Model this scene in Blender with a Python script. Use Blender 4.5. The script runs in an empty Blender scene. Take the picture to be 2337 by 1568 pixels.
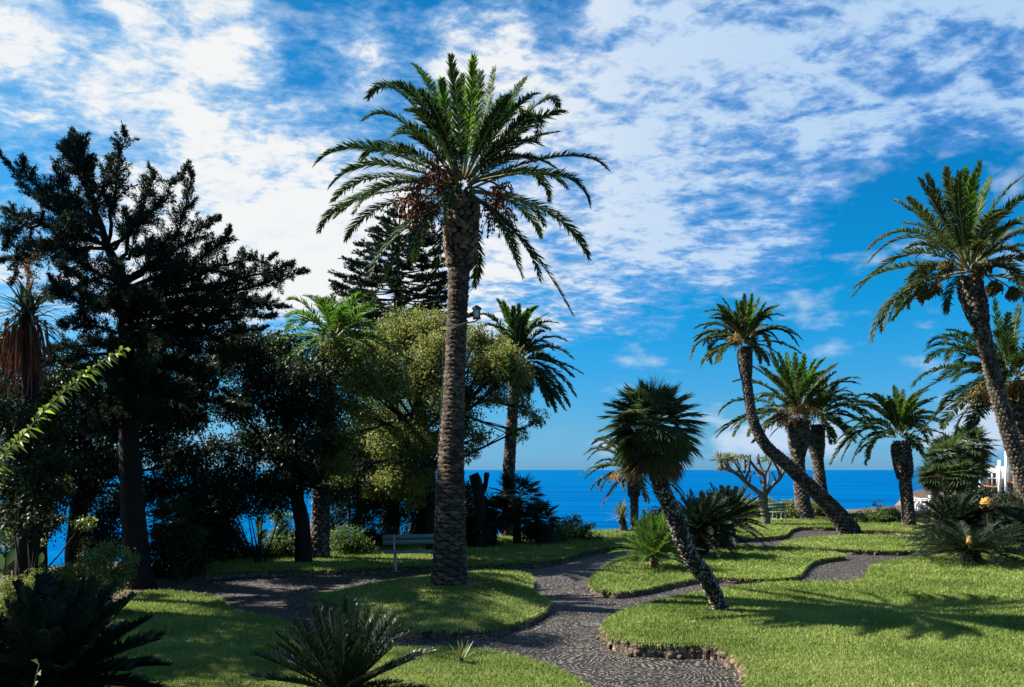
import bpy, math, random
import numpy as np
rng = np.random.default_rng(7)
random.seed(7)
scene = bpy.context.scene
COL = scene.collection
R = math.radians

# ------------------------------------------------------------------ camera model
F, CX, HY, H = 1818.0, 1168.5, 1072.0, 2.6
def P(px, py, Y):
    return np.array([(px - CX) / F * Y, Y, H - (py - HY) / F * Y])
def G(px, py, z=0.0):
    return P(px, py, (H - z) * F / (py - HY))
def A(*v): return np.array(v, float)
def nrm(v):
    v = np.asarray(v, float)
    return v / np.maximum(np.linalg.norm(v, axis=-1, keepdims=True), 1e-9)
def rnd(a, b, n=None): return rng.uniform(a, b, n)
def rdir(n):
    return nrm(rng.normal(size=(n, 3)))

SUN_EL, SUN_AZ = 46.0, None
SUN = nrm(A(-0.97, 0.25, math.tan(R(SUN_EL)) * 1.0017))   # towards the sun

# ------------------------------------------------------------------ mesh helpers
class MB:
    def __init__(s): s.v = []; s.f = []; s.n = 0
    def add(s, v, f, mat=0):
        v = np.asarray(v, float).reshape(-1, 3); f = np.asarray(f, int)
        s.v.append(v); s.f.append((f + s.n, mat)); s.n += len(v)
    def build(s, name, mats, parent=None, loc=None, smooth=False):
        if loc is None: loc = A(*parent['_loc']) if parent is not None and '_loc' in parent else A(0, 0, 0)
        me = bpy.data.meshes.new(name)
        v = np.concatenate(s.v) - loc
        loops = []; starts = []; mi = []; pos = 0
        for f, m in s.f:
            k = f.shape[1]
            loops.append(f.ravel()); starts.append(pos + np.arange(len(f)) * k)
            mi.append(np.full(len(f), m)); pos += f.size
        loops = np.concatenate(loops); starts = np.concatenate(starts); mi = np.concatenate(mi)
        me.vertices.add(len(v)); me.vertices.foreach_set('co', v.astype(np.float32).ravel())
        me.loops.add(len(loops)); me.loops.foreach_set('vertex_index', loops.astype(np.int32))
        me.polygons.add(len(starts)); me.polygons.foreach_set('loop_start', starts.astype(np.int32))
        me.polygons.foreach_set('material_index', mi.astype(np.int32))
        if smooth: me.polygons.foreach_set('use_smooth', np.ones(len(starts), bool))
        me.update(calc_edges=True)
        if not isinstance(mats, (list, tuple)): mats = [mats]
        for m in mats: me.materials.append(m)
        o = bpy.data.objects.new(name, me); COL.objects.link(o)
        if parent is not None: o.parent = parent
        else: o.location = loc
        return o

def thing(name, label, cat, loc, group=None):
    o = bpy.data.objects.new(name, None); COL.objects.link(o)
    o.location = loc; o.empty_display_size = 0.2
    o['label'] = label; o['category'] = cat; o['_loc'] = [float(x) for x in loc]
    if group: o['group'] = group
    return o
def tag(o, label=None, cat=None, group=None, kind=None):
    if label: o['label'] = label
    if cat: o['category'] = cat
    if group: o['group'] = group
    if kind: o['kind'] = kind
    return o

def frames(pts):
    pts = np.asarray(pts, float)
    t = np.gradient(pts, axis=0); t = nrm(t)
    up = A(0, 0, 1) if abs(t[0][2]) < 0.9 else A(0, 1, 0)
    a = nrm(np.cross(t[0], up)); fa = [a]
    for i in range(1, len(pts)):
        a = fa[-1] - t[i] * np.dot(fa[-1], t[i]); fa.append(nrm(a))
    fa = np.array(fa); fb = np.cross(t, fa)
    return t, fa, fb
def tube(mb, pts, radii, sides=8, mat=0, cap=True, jit=0.0):
    pts = np.asarray(pts, float); n = len(pts)
    radii = np.broadcast_to(np.asarray(radii, float), (n,))
    t, a, b = frames(pts)
    th = np.linspace(0, 2 * math.pi, sides, endpoint=False)
    r = radii[:, None] * (1 + jit * rng.normal(size=(n, sides)))
    v = pts[:, None, :] + r[..., None] * (np.cos(th)[None, :, None] * a[:, None, :] + np.sin(th)[None, :, None] * b[:, None, :])
    i = np.arange(n - 1)[:, None] * sides; j = np.arange(sides)[None, :]; j2 = (j + 1) % sides
    f = np.stack([i + j, i + j2, i + sides + j2, i + sides + j], -1).reshape(-1, 4)
    v = v.reshape(-1, 3)
    mb.add(v, f, mat)
    if cap:
        base = len(v)
        mb.add(np.vstack([v[:sides], pts[:1], v[-sides:], pts[-1:]]),
               np.array([[(k + 1) % sides, k, sides] for k in range(sides)] +
                        [[sides + 1 + k, sides + 1 + (k + 1) % sides, 2 * sides + 1] for k in range(sides)]), mat)
def box(mb, c, s, mat=0, rz=0.0):
    c = np.asarray(c, float); s = np.asarray(s, float) / 2
    v = np.array([[x, y, z] for z in (-1, 1) for y in (-1, 1) for x in (-1, 1)], float) * s
    ca, sa = math.cos(rz), math.sin(rz)
    v = np.stack([v[:, 0] * ca - v[:, 1] * sa, v[:, 0] * sa + v[:, 1] * ca, v[:, 2]], -1) + c
    mb.add(v, [[0, 2, 3, 1], [4, 5, 7, 6], [0, 1, 5, 4], [2, 6, 7, 3], [0, 4, 6, 2], [1, 3, 7, 5]], mat)
def bez(p0, p1, p2, t):
    t = np.asarray(t)[:, None]
    return (1 - t) ** 2 * p0 + 2 * t * (1 - t) * p1 + t ** 2 * p2
def bezd(p0, p1, p2, t):
    t = np.asarray(t)[:, None]
    return 2 * (1 - t) * (p1 - p0) + 2 * t * (p2 - p1)
def spline(pts, n):
    pts = np.asarray(pts, float)
    d = np.r_[0, np.cumsum(np.linalg.norm(np.diff(pts, axis=0), axis=1))]
    ext = np.vstack([2 * pts[0] - pts[1], pts, 2 * pts[-1] - pts[-2]])
    out = []
    for s in np.linspace(0, d[-1], n):
        k = min(max(np.searchsorted(d, s) - 1, 0), len(pts) - 2)
        u = (s - d[k]) / max(d[k + 1] - d[k], 1e-9)
        a, b, c, e = ext[k], ext[k + 1], ext[k + 2], ext[k + 3]
        out.append(0.5 * ((2 * b) + (-a + c) * u + (2 * a - 5 * b + 4 * c - e) * u * u + (-a + 3 * b - 3 * c + e) * u ** 3))
    return np.array(out)
def closed_spline(pts, step):
    pts = np.asarray(pts, float); n = len(pts); out = []
    for k in range(n):
        a, b, c, e = pts[k - 1], pts[k], pts[(k + 1) % n], pts[(k + 2) % n]
        m = max(1, int(np.linalg.norm(c - b) / step))
        for u in np.arange(m) / m:
            out.append(0.5 * ((2 * b) + (-a + c) * u + (2 * a - 5 * b + 4 * c - e) * u * u + (-a + 3 * b - 3 * c + e) * u ** 3))
    return np.array(out)
def add_leaves(mb, c, d, L, W, mat=0, droop=0.12, face=None):
    n = len(c); d = nrm(d)
    L = np.broadcast_to(L, (n,))[:, None]; W = np.broadcast_to(W, (n,))[:, None]
    ref = rdir(n) if face is None else nrm(np.broadcast_to(face, (n, 3)) + 0.55 * rng.normal(size=(n, 3)))
    s = nrm(np.cross(d, ref)); nn = np.cross(s, d)
    mid = c + d * L * 0.45 - nn * W * 0.12
    tip = c + d * L; tip[:, 2] -= (droop * L)[:, 0]
    v = np.stack([c, mid + s * W * .5, tip, mid - s * W * .5], 1).reshape(-1, 3)
    i = np.arange(n)[:, None] * 4
    mb.add(v, i + np.array([[0, 1, 2, 3]]), mat)

# ------------------------------------------------------------------ materials
def mat_new(name):
    m = bpy.data.materials.new(name); m.use_nodes = True
    nt = m.node_tree; nt.nodes.clear()
    return m, nt, nt.nodes, nt.links
def leaf_mat(name, c1, c2, trans=0.35, rough=0.45, spec=0.35, tcol=None, patch=0.0):
    m, nt, N, L = mat_new(name)
    out = N.new('ShaderNodeOutputMaterial'); geo = N.new('ShaderNodeNewGeometry')
    ramp = N.new('ShaderNodeValToRGB'); ramp.color_ramp.elements[0].color = (*c1, 1); ramp.color_ramp.elements[1].color = (*c2, 1)
    if patch:
        no = N.new('ShaderNodeTexNoise'); no.inputs['Scale'].default_value = patch
        tc = N.new('ShaderNodeTexCoord'); L.new(tc.outputs['Object'], no.inputs['Vector'])
        mx = N.new('ShaderNodeMath'); mx.operation = 'MULTIPLY_ADD'; mx.inputs[1].default_value = .5
        L.new(geo.outputs['Random Per Island'], mx.inputs[0]); 
        m2 = N.new('ShaderNodeMath'); m2.operation = 'MULTIPLY_ADD'; m2.inputs[1].default_value = 1.4; m2.inputs[2].default_value = -.45
        L.new(no.outputs['Fac'], m2.inputs[0]); L.new(m2.outputs[0], mx.inputs[2]); L.new(mx.outputs[0], ramp.inputs['Fac'])
    else:
        L.new(geo.outputs['Random Per Island'], ramp.inputs['Fac'])
    b = N.new('ShaderNodeBsdfPrincipled'); b.inputs['Roughness'].default_value = rough
    b.inputs['Specular IOR Level'].default_value = spec * .6; b.inputs['Roughness'].default_value = min(.8, rough + .12)
    L.new(ramp.outputs['Color'], b.inputs['Base Color'])
    t = N.new('ShaderNodeBsdfTranslucent')
    hs = N.new('ShaderNodeHueSaturation'); hs.inputs['Saturation'].default_value = 1.1; hs.inputs['Value'].default_value = 2.0
    L.new(ramp.outputs['Color'], hs.inputs['Color']); L.new(hs.outputs['Color'], t.inputs['Color'])
    mix = N.new('ShaderNodeMixShader'); mix.inputs['Fac'].default_value = trans
    L.new(b.outputs[0], mix.inputs[1]); L.new(t.outputs[0], mix.inputs[2]); L.new(mix.outputs[0], out.inputs['Surface'])
    return m
def noise_mat(name, c1, c2, scale=6.0, detail=8, rough=0.85, bump=0.3, bscale=None, stretch=(1, 1, 1), spec=0.2, island=False):
    m, nt, N, L = mat_new(name)
    out = N.new('ShaderNodeOutputMaterial'); tc = N.new('ShaderNodeTexCoord'); mp = N.new('ShaderNodeMapping')
    mp.inputs['Scale'].default_value = stretch; L.new(tc.outputs['Object'], mp.inputs['Vector'])
    no = N.new('ShaderNodeTexNoise'); no.inputs['Scale'].default_value = scale; no.inputs['Detail'].default_value = detail
    no.inputs['Roughness'].default_value = .65; L.new(mp.outputs[0], no.inputs['Vector'])
    ramp = N.new('ShaderNodeValToRGB'); ramp.color_ramp.elements[0].position = .3; ramp.color_ramp.elements[1].position = .72
    ramp.color_ramp.elements[0].color = (*c1, 1); ramp.color_ramp.elements[1].color = (*c2, 1)
    if island:
        geo = N.new('ShaderNodeNewGeometry'); mx = N.new('ShaderNodeMath'); mx.operation = 'MULTIPLY_ADD'
        mx.inputs[1].default_value = .45; sb = N.new('ShaderNodeMath'); sb.operation = 'ADD'; sb.inputs[1].default_value = -.22
        L.new(geo.outputs['Random Per Island'], mx.inputs[0]); L.new(no.outputs['Fac'], sb.inputs[0]); L.new(sb.outputs[0], mx.inputs[2])
        L.new(mx.outputs[0], ramp.inputs['Fac'])
    else: L.new(no.outputs['Fac'], ramp.inputs['Fac'])
    b = N.new('ShaderNodeBsdfPrincipled'); b.inputs['Roughness'].default_value = rough; b.inputs['Specular IOR Level'].default_value = spec
    L.new(ramp.outputs['Color'], b.inputs['Base Color'])
    if bump:
        n2 = N.new('ShaderNodeTexNoise'); n2.inputs['Scale'].default_value = bscale or scale * 4; n2.inputs['Detail'].default_value = 6
        L.new(mp.outputs[0], n2.inputs['Vector'])
        bp = N.new('ShaderNodeBump'); bp.inputs['Strength'].default_value = bump; bp.inputs['Distance'].default_value = .03
        L.new(n2.outputs['Fac'], bp.inputs['Height']); L.new(bp.outputs[0], b.inputs['Normal'])
    L.new(b.outputs[0], out.inputs['Surface'])
    return m

M = {}
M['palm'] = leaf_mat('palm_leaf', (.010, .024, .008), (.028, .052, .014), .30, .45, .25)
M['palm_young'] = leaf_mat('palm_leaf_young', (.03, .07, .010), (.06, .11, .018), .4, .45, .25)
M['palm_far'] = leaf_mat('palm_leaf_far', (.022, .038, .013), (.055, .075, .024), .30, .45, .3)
M['palm_dry'] = leaf_mat('palm_leaf_dry', (.10, .065, .03), (.20, .14, .07), .25, .7, .2)
M['rachis'] = noise_mat('palm_rachis', (.10, .10, .035), (.24, .22, .10), 8, bump=0, rough=.5, spec=.4)
M['cyc_stalk'] = noise_mat('cycad_stalk', (.02, .03, .012), (.05, .06, .025), 8, bump=0, rough=.6)
M['young'] = leaf_mat('young_palm_leaf', (.03, .075, .012), (.07, .13, .02), .35, .45, .4)
M['cycad'] = leaf_mat('cycad_leaf', (.005, .012, .006), (.014, .026, .011), .15, .45, .3)
M['cycad_gloss'] = leaf_mat('cycad_leaf_gloss', (.008, .018, .009), (.022, .038, .018), .15, .3, .6)
M['cycad_dark'] = leaf_mat('cycad_leaf_deep', (.006, .014, .008), (.014, .026, .012), .1, .5, .25)
M['fan'] = leaf_mat('fan_leaf', (.016, .032, .013), (.065, .09, .032), .35, .45, .35)
M['fan_dry'] = leaf_mat('fan_leaf_dry', (.05, .035, .022), (.14, .095, .055), .2, .8, .1)
M['conifer'] = leaf_mat('conifer_spray', (.006, .014, .009), (.022, .036, .019), .15, .6, .2)
M['arauc'] = leaf_mat('araucaria_spray', (.010, .020, .013), (.028, .042, .024), .12, .6, .2)
M['camphor'] = leaf_mat('broad_leaf', (.022, .042, .011), (.20, .205, .058), .4, .4, .4, patch=1.1)
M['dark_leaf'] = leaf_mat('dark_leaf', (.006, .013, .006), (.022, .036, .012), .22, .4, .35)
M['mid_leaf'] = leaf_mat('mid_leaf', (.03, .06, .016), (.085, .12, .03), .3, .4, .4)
M['brown_leaf'] = leaf_mat('brownish_leaf', (.06, .05, .02), (.18, .12, .05), .25, .5, .3)
M['lime_leaf'] = leaf_mat('lime_leaf', (.05, .10, .016), (.20, .25, .04), .35, .4, .5)
M['hedge'] = leaf_mat('shrub_leaf', (.06, .09, .02), (.15, .17, .045), .3, .4, .4)
M['strap'] = leaf_mat('strap_leaf', (.035, .06, .03), (.10, .12, .055), .25, .4, .4)
M['yucca'] = leaf_mat('yucca_leaf', (.06, .09, .04), (.17, .17, .07), .2, .4, .4)
M['bark'] = noise_mat('palm_bark', (.03, .02, .014), (.12, .08, .052), 7, bump=.6, bscale=40, island=True)
M['bark_grey'] = noise_mat('palm_bark_grey', (.03, .024, .018), (.13, .105, .08), 7, bump=.6, bscale=40, island=True)
M['bark_pale'] = noise_mat('leaf_base_bark', (.02, .015, .011), (.26, .22, .17), 11, bump=.5, bscale=40, island=True)
M['bark_dark'] = noise_mat('tree_bark_dark', (.005, .004, .003), (.018, .014, .011), 6, bump=.8, bscale=22, stretch=(1, 1, .3))  # bark darkened further so its colour carries the shade on the conifer trunk
M['bark_tan'] = noise_mat('collar_bark', (.06, .04, .024), (.25, .165, .09), 9, bump=.6, bscale=40, island=True)
M['dragon'] = noise_mat('dragon_bark', (.035, .028, .022), (.18, .15, .12), 5, bump=.7, bscale=24, stretch=(1, 1, .5))
M['date'] = noise_mat('date_fruit', (.35, .12, .02), (.62, .26, .05), 9, bump=0, island=True)
M['date_red'] = noise_mat('date_fruit_red', (.07, .028, .014), (.20, .075, .03), 9, bump=0, island=True)
M['date_green'] = noise_mat('date_fruit_green', (.03, .03, .012), (.11, .09, .035), 9, bump=0, island=True)
M['cone'] = noise_mat('cycad_cone', (.30, .14, .03), (.52, .30, .09), 20, bump=.5)
M['stone'] = noise_mat('edging_stone', (.035, .025, .017), (.26, .185, .125), 8, bump=.9, bscale=34)
M['rust'] = leaf_mat('dry_strap', (.09, .035, .02), (.2, .085, .05), .15, .8, .1)
M['flower'] = leaf_mat('dry_flower', (.18, .09, .04), (.38, .22, .10), .2, .8, .1)
M['bench'] = noise_mat('bench_wood', (.075, .11, .105), (.14, .185, .17), 12, bump=.2, stretch=(.3, 3, 3), rough=.55)
M['iron'] = noise_mat('bench_iron', (.25, .28, .27), (.4, .43, .42), 10, bump=.1, rough=.5)
M['hotel_wall'] = noise_mat('hotel_render', (.30, .28, .25), (.46, .44, .41), 1.2, bump=.3)  # off-white render, toned down to put balcony recess shade into its colour
M['white'] = noise_mat('white_paint', (.74, .73, .70), (.82, .81, .79), 3, bump=.05, rough=.6)
def stone_joints(m):
    nt = m.node_tree; N = nt.nodes; L = nt.links; b = [n for n in N if n.type == 'BSDF_PRINCIPLED'][0]; src = b.inputs['Base Color'].links[0].from_socket
    geo = N.new('ShaderNodeNewGeometry'); mp = N.new('ShaderNodeMapping'); mp.inputs['Scale'].default_value = (8, 8, 12); L.new(geo.outputs['Position'], mp.inputs['Vector'])
    v = N.new('ShaderNodeTexVoronoi'); v.inputs['Scale'].default_value = 1; L.new(mp.outputs[0], v.inputs['Vector'])
    e = N.new('ShaderNodeTexVoronoi'); e.feature = 'DISTANCE_TO_EDGE'; e.inputs['Scale'].default_value = 1; L.new(mp.outputs[0], e.inputs['Vector'])
    bw = N.new('ShaderNodeRGBToBW'); L.new(v.outputs['Color'], bw.inputs[0])
    r1 = N.new('ShaderNodeMapRange'); r1.inputs[3].default_value = .45; r1.inputs[4].default_value = 1.45; L.new(bw.outputs[0], r1.inputs[0])
    r2 = N.new('ShaderNodeMapRange'); r2.inputs[1].default_value = .0; r2.inputs[2].default_value = .13; r2.inputs[3].default_value = .18; L.new(e.outputs['Distance'], r2.inputs[0])
    mu = N.new('ShaderNodeMath'); mu.operation = 'MULTIPLY'; L.new(r1.outputs[0], mu.inputs[0]); L.new(r2.outputs[0], mu.inputs[1])
    sc = N.new('ShaderNodeVectorMath'); sc.operation = 'SCALE'; L.new(src, sc.inputs[0]); L.new(mu.outputs[0], sc.inputs['Scale']); L.new(sc.outputs[0], b.inputs['Base Color'])
stone_joints(M['stone'])
M['terra'] = noise_mat('terracotta', (.42, .15, .07), (.58, .24, .12), 8, bump=.2)
M['dglass'] = noise_mat('window_glass', (.02, .03, .04), (.05, .06, .07), 1, bump=0, rough=.1, spec=.6)
M['soil'] = noise_mat('soil', (.035, .025, .016), (.10, .07, .045), 1.2, bump=.8, bscale=14)
M['cliff'] = noise_mat('cliff_rock', (.08, .06, .05), (.2, .15, .12), .4, bump=.8, bscale=2)
M['turf'] = noise_mat('turf', (.055, .08, .016), (.13, .15, .035), 1.6, bump=1.0, bscale=45)
M['metal'] = noise_mat('lantern_metal', (.05, .05, .05), (.12, .12, .12), 8, bump=0, rough=.5)
M['lglass'] = noise_mat('lantern_glass', (.5, .52, .5), (.6, .62, .6), 2, bump=0, rough=.2)
M['wire'] = noise_mat('cable_sheath', (.05, .05, .05), (.09, .09, .09), 3, bump=0)
M['banana'] = leaf_mat('paddle_leaf', (.03, .06, .025), (.07, .11, .045), .25, .25, .6)

# grass blades: hue drifts over the lawn, blade to blade too
def grass_mat():
    m, nt, N, L = mat_new('grass_blade')
    out = N.new('ShaderNodeOutputMaterial'); geo = N.new('ShaderNodeNewGeometry')
    no = N.new('ShaderNodeTexNoise'); no.inputs['Scale'].default_value = .55; no.inputs['Detail'].default_value = 7
    L.new(geo.outputs['Position'], no.inputs['Vector'])
    m1 = N.new('ShaderNodeMath'); m1.operation = 'MULTIPLY_ADD'; m1.inputs[1].default_value = .55
    m2 = N.new('ShaderNodeMath'); m2.operation = 'MULTIPLY_ADD'; m2.inputs[1].default_value = 2.0; m2.inputs[2].default_value = -.78
    L.new(no.outputs['Fac'], m2.inputs[0]); L.new(geo.outputs['Random Per Island'], m1.inputs[0]); L.new(m2.outputs[0], m1.inputs[2])
    r = N.new('ShaderNodeValToRGB'); e = r.color_ramp.elements
    e[0].position = .05; e[0].color = (.07, .118, .018, 1); e[1].position = .95; e[1].color = (.30, .335, .095, 1)
    k = e.new(.5); k.color = (.165, .232, .042, 1)
    L.new(m1.outputs[0], r.inputs['Fac'])
    b = N.new('ShaderNodeBsdfPrincipled'); b.inputs['Roughness'].default_value = .6; b.inputs['Specular IOR Level'].default_value = .2
    L.new(r.outputs[0], b.inputs['Base Color'])
    t = N.new('ShaderNodeBsdfTranslucent'); L.new(r.outputs[0], t.inputs['Color'])
    mx = N.new('ShaderNodeMixShader'); mx.inputs[0].default_value = .35
    L.new(b.outputs[0], mx.inputs[1]); L.new(t.outputs[0], mx.inputs[2]); L.new(mx.outputs[0], out.inputs['Surface'])
    return m
M['grass'] = grass_mat()

# pebble mosaic: small stones set on edge in concentric fans
def path_mat():
    m, nt, N, L = mat_new('pebble_mosaic')
    out = N.new('ShaderNodeOutputMaterial'); tc = N.new('ShaderNodeTexCoord')
    wn = N.new('ShaderNodeTexNoise'); wn.inputs['Scale'].default_value = 1.3; wn.inputs['Detail'].default_value = 2
    L.new(tc.outputs['Object'], wn.inputs['Vector'])
    add = N.new('ShaderNodeVectorMath'); add.operation = 'MULTIPLY_ADD'; add.inputs[1].default_value = (.5, .5, 0)
    L.new(wn.outputs['Color'], add.inputs[0]); L.new(tc.outputs['Object'], add.inputs[2])
    big = N.new('ShaderNodeTexVoronoi'); big.inputs['Scale'].default_value = .75; big.inputs['Randomness'].default_value = .7
    L.new(add.outputs[0], big.inputs['Vector'])
    def math_(op, a, b=None, c=None):
        n = N.new('ShaderNodeMath'); n.operation = op
        for i, x in enumerate((a, b, c)):
            if x is None: continue
            if isinstance(x, (int, float)): n.inputs[i].default_value = x
            else: L.new(x, n.inputs[i])
        return n.outputs[0]
    ring = math_('SINE', math_('MULTIPLY', big.outputs['Distance'], 2 * math.pi / (.062 * .75)))
    ring = math_('MULTIPLY_ADD', ring, .5, .5)
    peb = N.new('ShaderNodeTexVoronoi'); peb.inputs['Scale'].default_value = 21; L.new(add.outputs[0], peb.inputs['Vector'])
    pb = math_('SUBTRACT', 1.0, math_('MULTIPLY', peb.outputs['Distance'], 1.25))
    h = math_('MULTIPLY', math_('MULTIPLY_ADD', ring, .75, .25), math_('MAXIMUM', pb, 0.0))
    big2 = N.new('ShaderNodeTexNoise'); big2.inputs['Scale'].default_value = .5; big2.inputs['Detail'].default_value = 6
    L.new(tc.outputs['Object'], big2.inputs['Vector'])
    r = N.new('ShaderNodeValToRGB'); e = r.color_ramp.elements
    e[0].position = .12; e[0].color = (.006, .005, .005, 1); e[1].position = .6; e[1].color = (.165, .152, .136, 1)
    L.new(h, r.inputs['Fac'])
    hs = N.new('ShaderNodeMix'); hs.data_type = 'RGBA'; hs.blend_type = 'MULTIPLY'; hs.inputs[0].default_value = 1
    r2 = N.new('ShaderNodeValToRGB'); e = r2.color_ramp.elements
    e[0].position = .3; e[0].color = (.62, .6, .6, 1); e[1].position = .7; e[1].color = (1.1, 1.02, .95, 1)
    L.new(big2.outputs['Fac'], r2.inputs['Fac'])
    pr = N.new('ShaderNodeMix'); pr.data_type = 'RGBA'; pr.blend_type = 'MULTIPLY'; pr.inputs[0].default_value = .14
    L.new(r.outputs[0], hs.inputs[6]); L.new(r2.outputs[0], hs.inputs[7])
    L.new(hs.outputs[2], pr.inputs[6]); L.new(peb.outputs['Color'], pr.inputs[7])
    b = N.new('ShaderNodeBsdfPrincipled'); b.inputs['Roughness'].default_value = .75; b.inputs['Specular IOR Level'].default_value = .3
    L.new(pr.outputs[2], b.inputs['Base Color'])
    bp = N.new('ShaderNodeBump'); bp.inputs['Strength'].default_value = 1; bp.inputs['Distance'].default_value = .035
    L.new(h, bp.inputs['Height']); L.new(bp.outputs[0], b.inputs['Normal']); L.new(b.outputs[0], out.inputs['Surface'])
    return m
M['path'] = path_mat()

def sea_mat():
    m, nt, N, L = mat_new('sea_water')
    out = N.new('ShaderNodeOutputMaterial'); geo = N.new('ShaderNodeNewGeometry')
    mp = N.new('ShaderNodeMapping'); mp.inputs['Scale'].default_value = (.0016, .016, 1); L.new(geo.outputs['Position'], mp.inputs['Vector'])
    no = N.new('ShaderNodeTexNoise'); no.inputs['Scale'].default_value = 1; no.inputs['Detail'].default_value = 8; L.new(mp.outputs[0], no.inputs['Vector'])
    r = N.new('ShaderNodeValToRGB'); e = r.color_ramp.elements
    e[0].position = .35; e[0].color = (.0, .034, .125, 1); e[1].position = .68; e[1].color = (.0, .078, .215, 1)
    L.new(no.outputs['Fac'], r.inputs['Fac'])
    d = N.new('ShaderNodeBsdfDiffuse'); L.new(r.outputs[0], d.inputs['Color'])
    g = N.new('ShaderNodeBsdfGlossy'); g.inputs['Roughness'].default_value = .25; g.inputs['Color'].default_value = (.03, .55, .9, 1)
    mp2 = N.new('ShaderNodeMapping'); mp2.inputs['Scale'].default_value = (.06, .2, 1); L.new(geo.outputs['Position'], mp2.inputs['Vector'])
    n2 = N.new('ShaderNodeTexNoise'); n2.inputs['Scale'].default_value = 1; n2.inputs['Detail'].default_value = 6; L.new(mp2.outputs[0], n2.inputs['Vector'])
    bp = N.new('ShaderNodeBump'); bp.inputs['Strength'].default_value = .5; bp.inputs['Distance'].default_value = .8
    L.new(n2.outputs['Fac'], bp.inputs['Height']); L.new(bp.outputs[0], d.inputs['Normal']); L.new(bp.outputs[0], g.inputs['Normal'])
    mx = N.new('ShaderNodeMixShader'); lw_ = N.new('ShaderNodeLayerWeight'); mr_ = N.new('ShaderNodeMapRange'); mr_.inputs[1].default_value = .88; mr_.inputs[2].default_value = 1; mr_.inputs[3].default_value = .05; mr_.inputs[4].default_value = .26
    L.new(lw_.outputs['Facing'], mr_.inputs[0]); L.new(mr_.outputs[0], mx.inputs[0])
    L.new(d.outputs[0], mx.inputs[1]); L.new(g.outputs[0], mx.inputs[2]); L.new(mx.outputs[0], out.inputs['Surface'])
    return m
M['sea'] = sea_mat()

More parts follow.
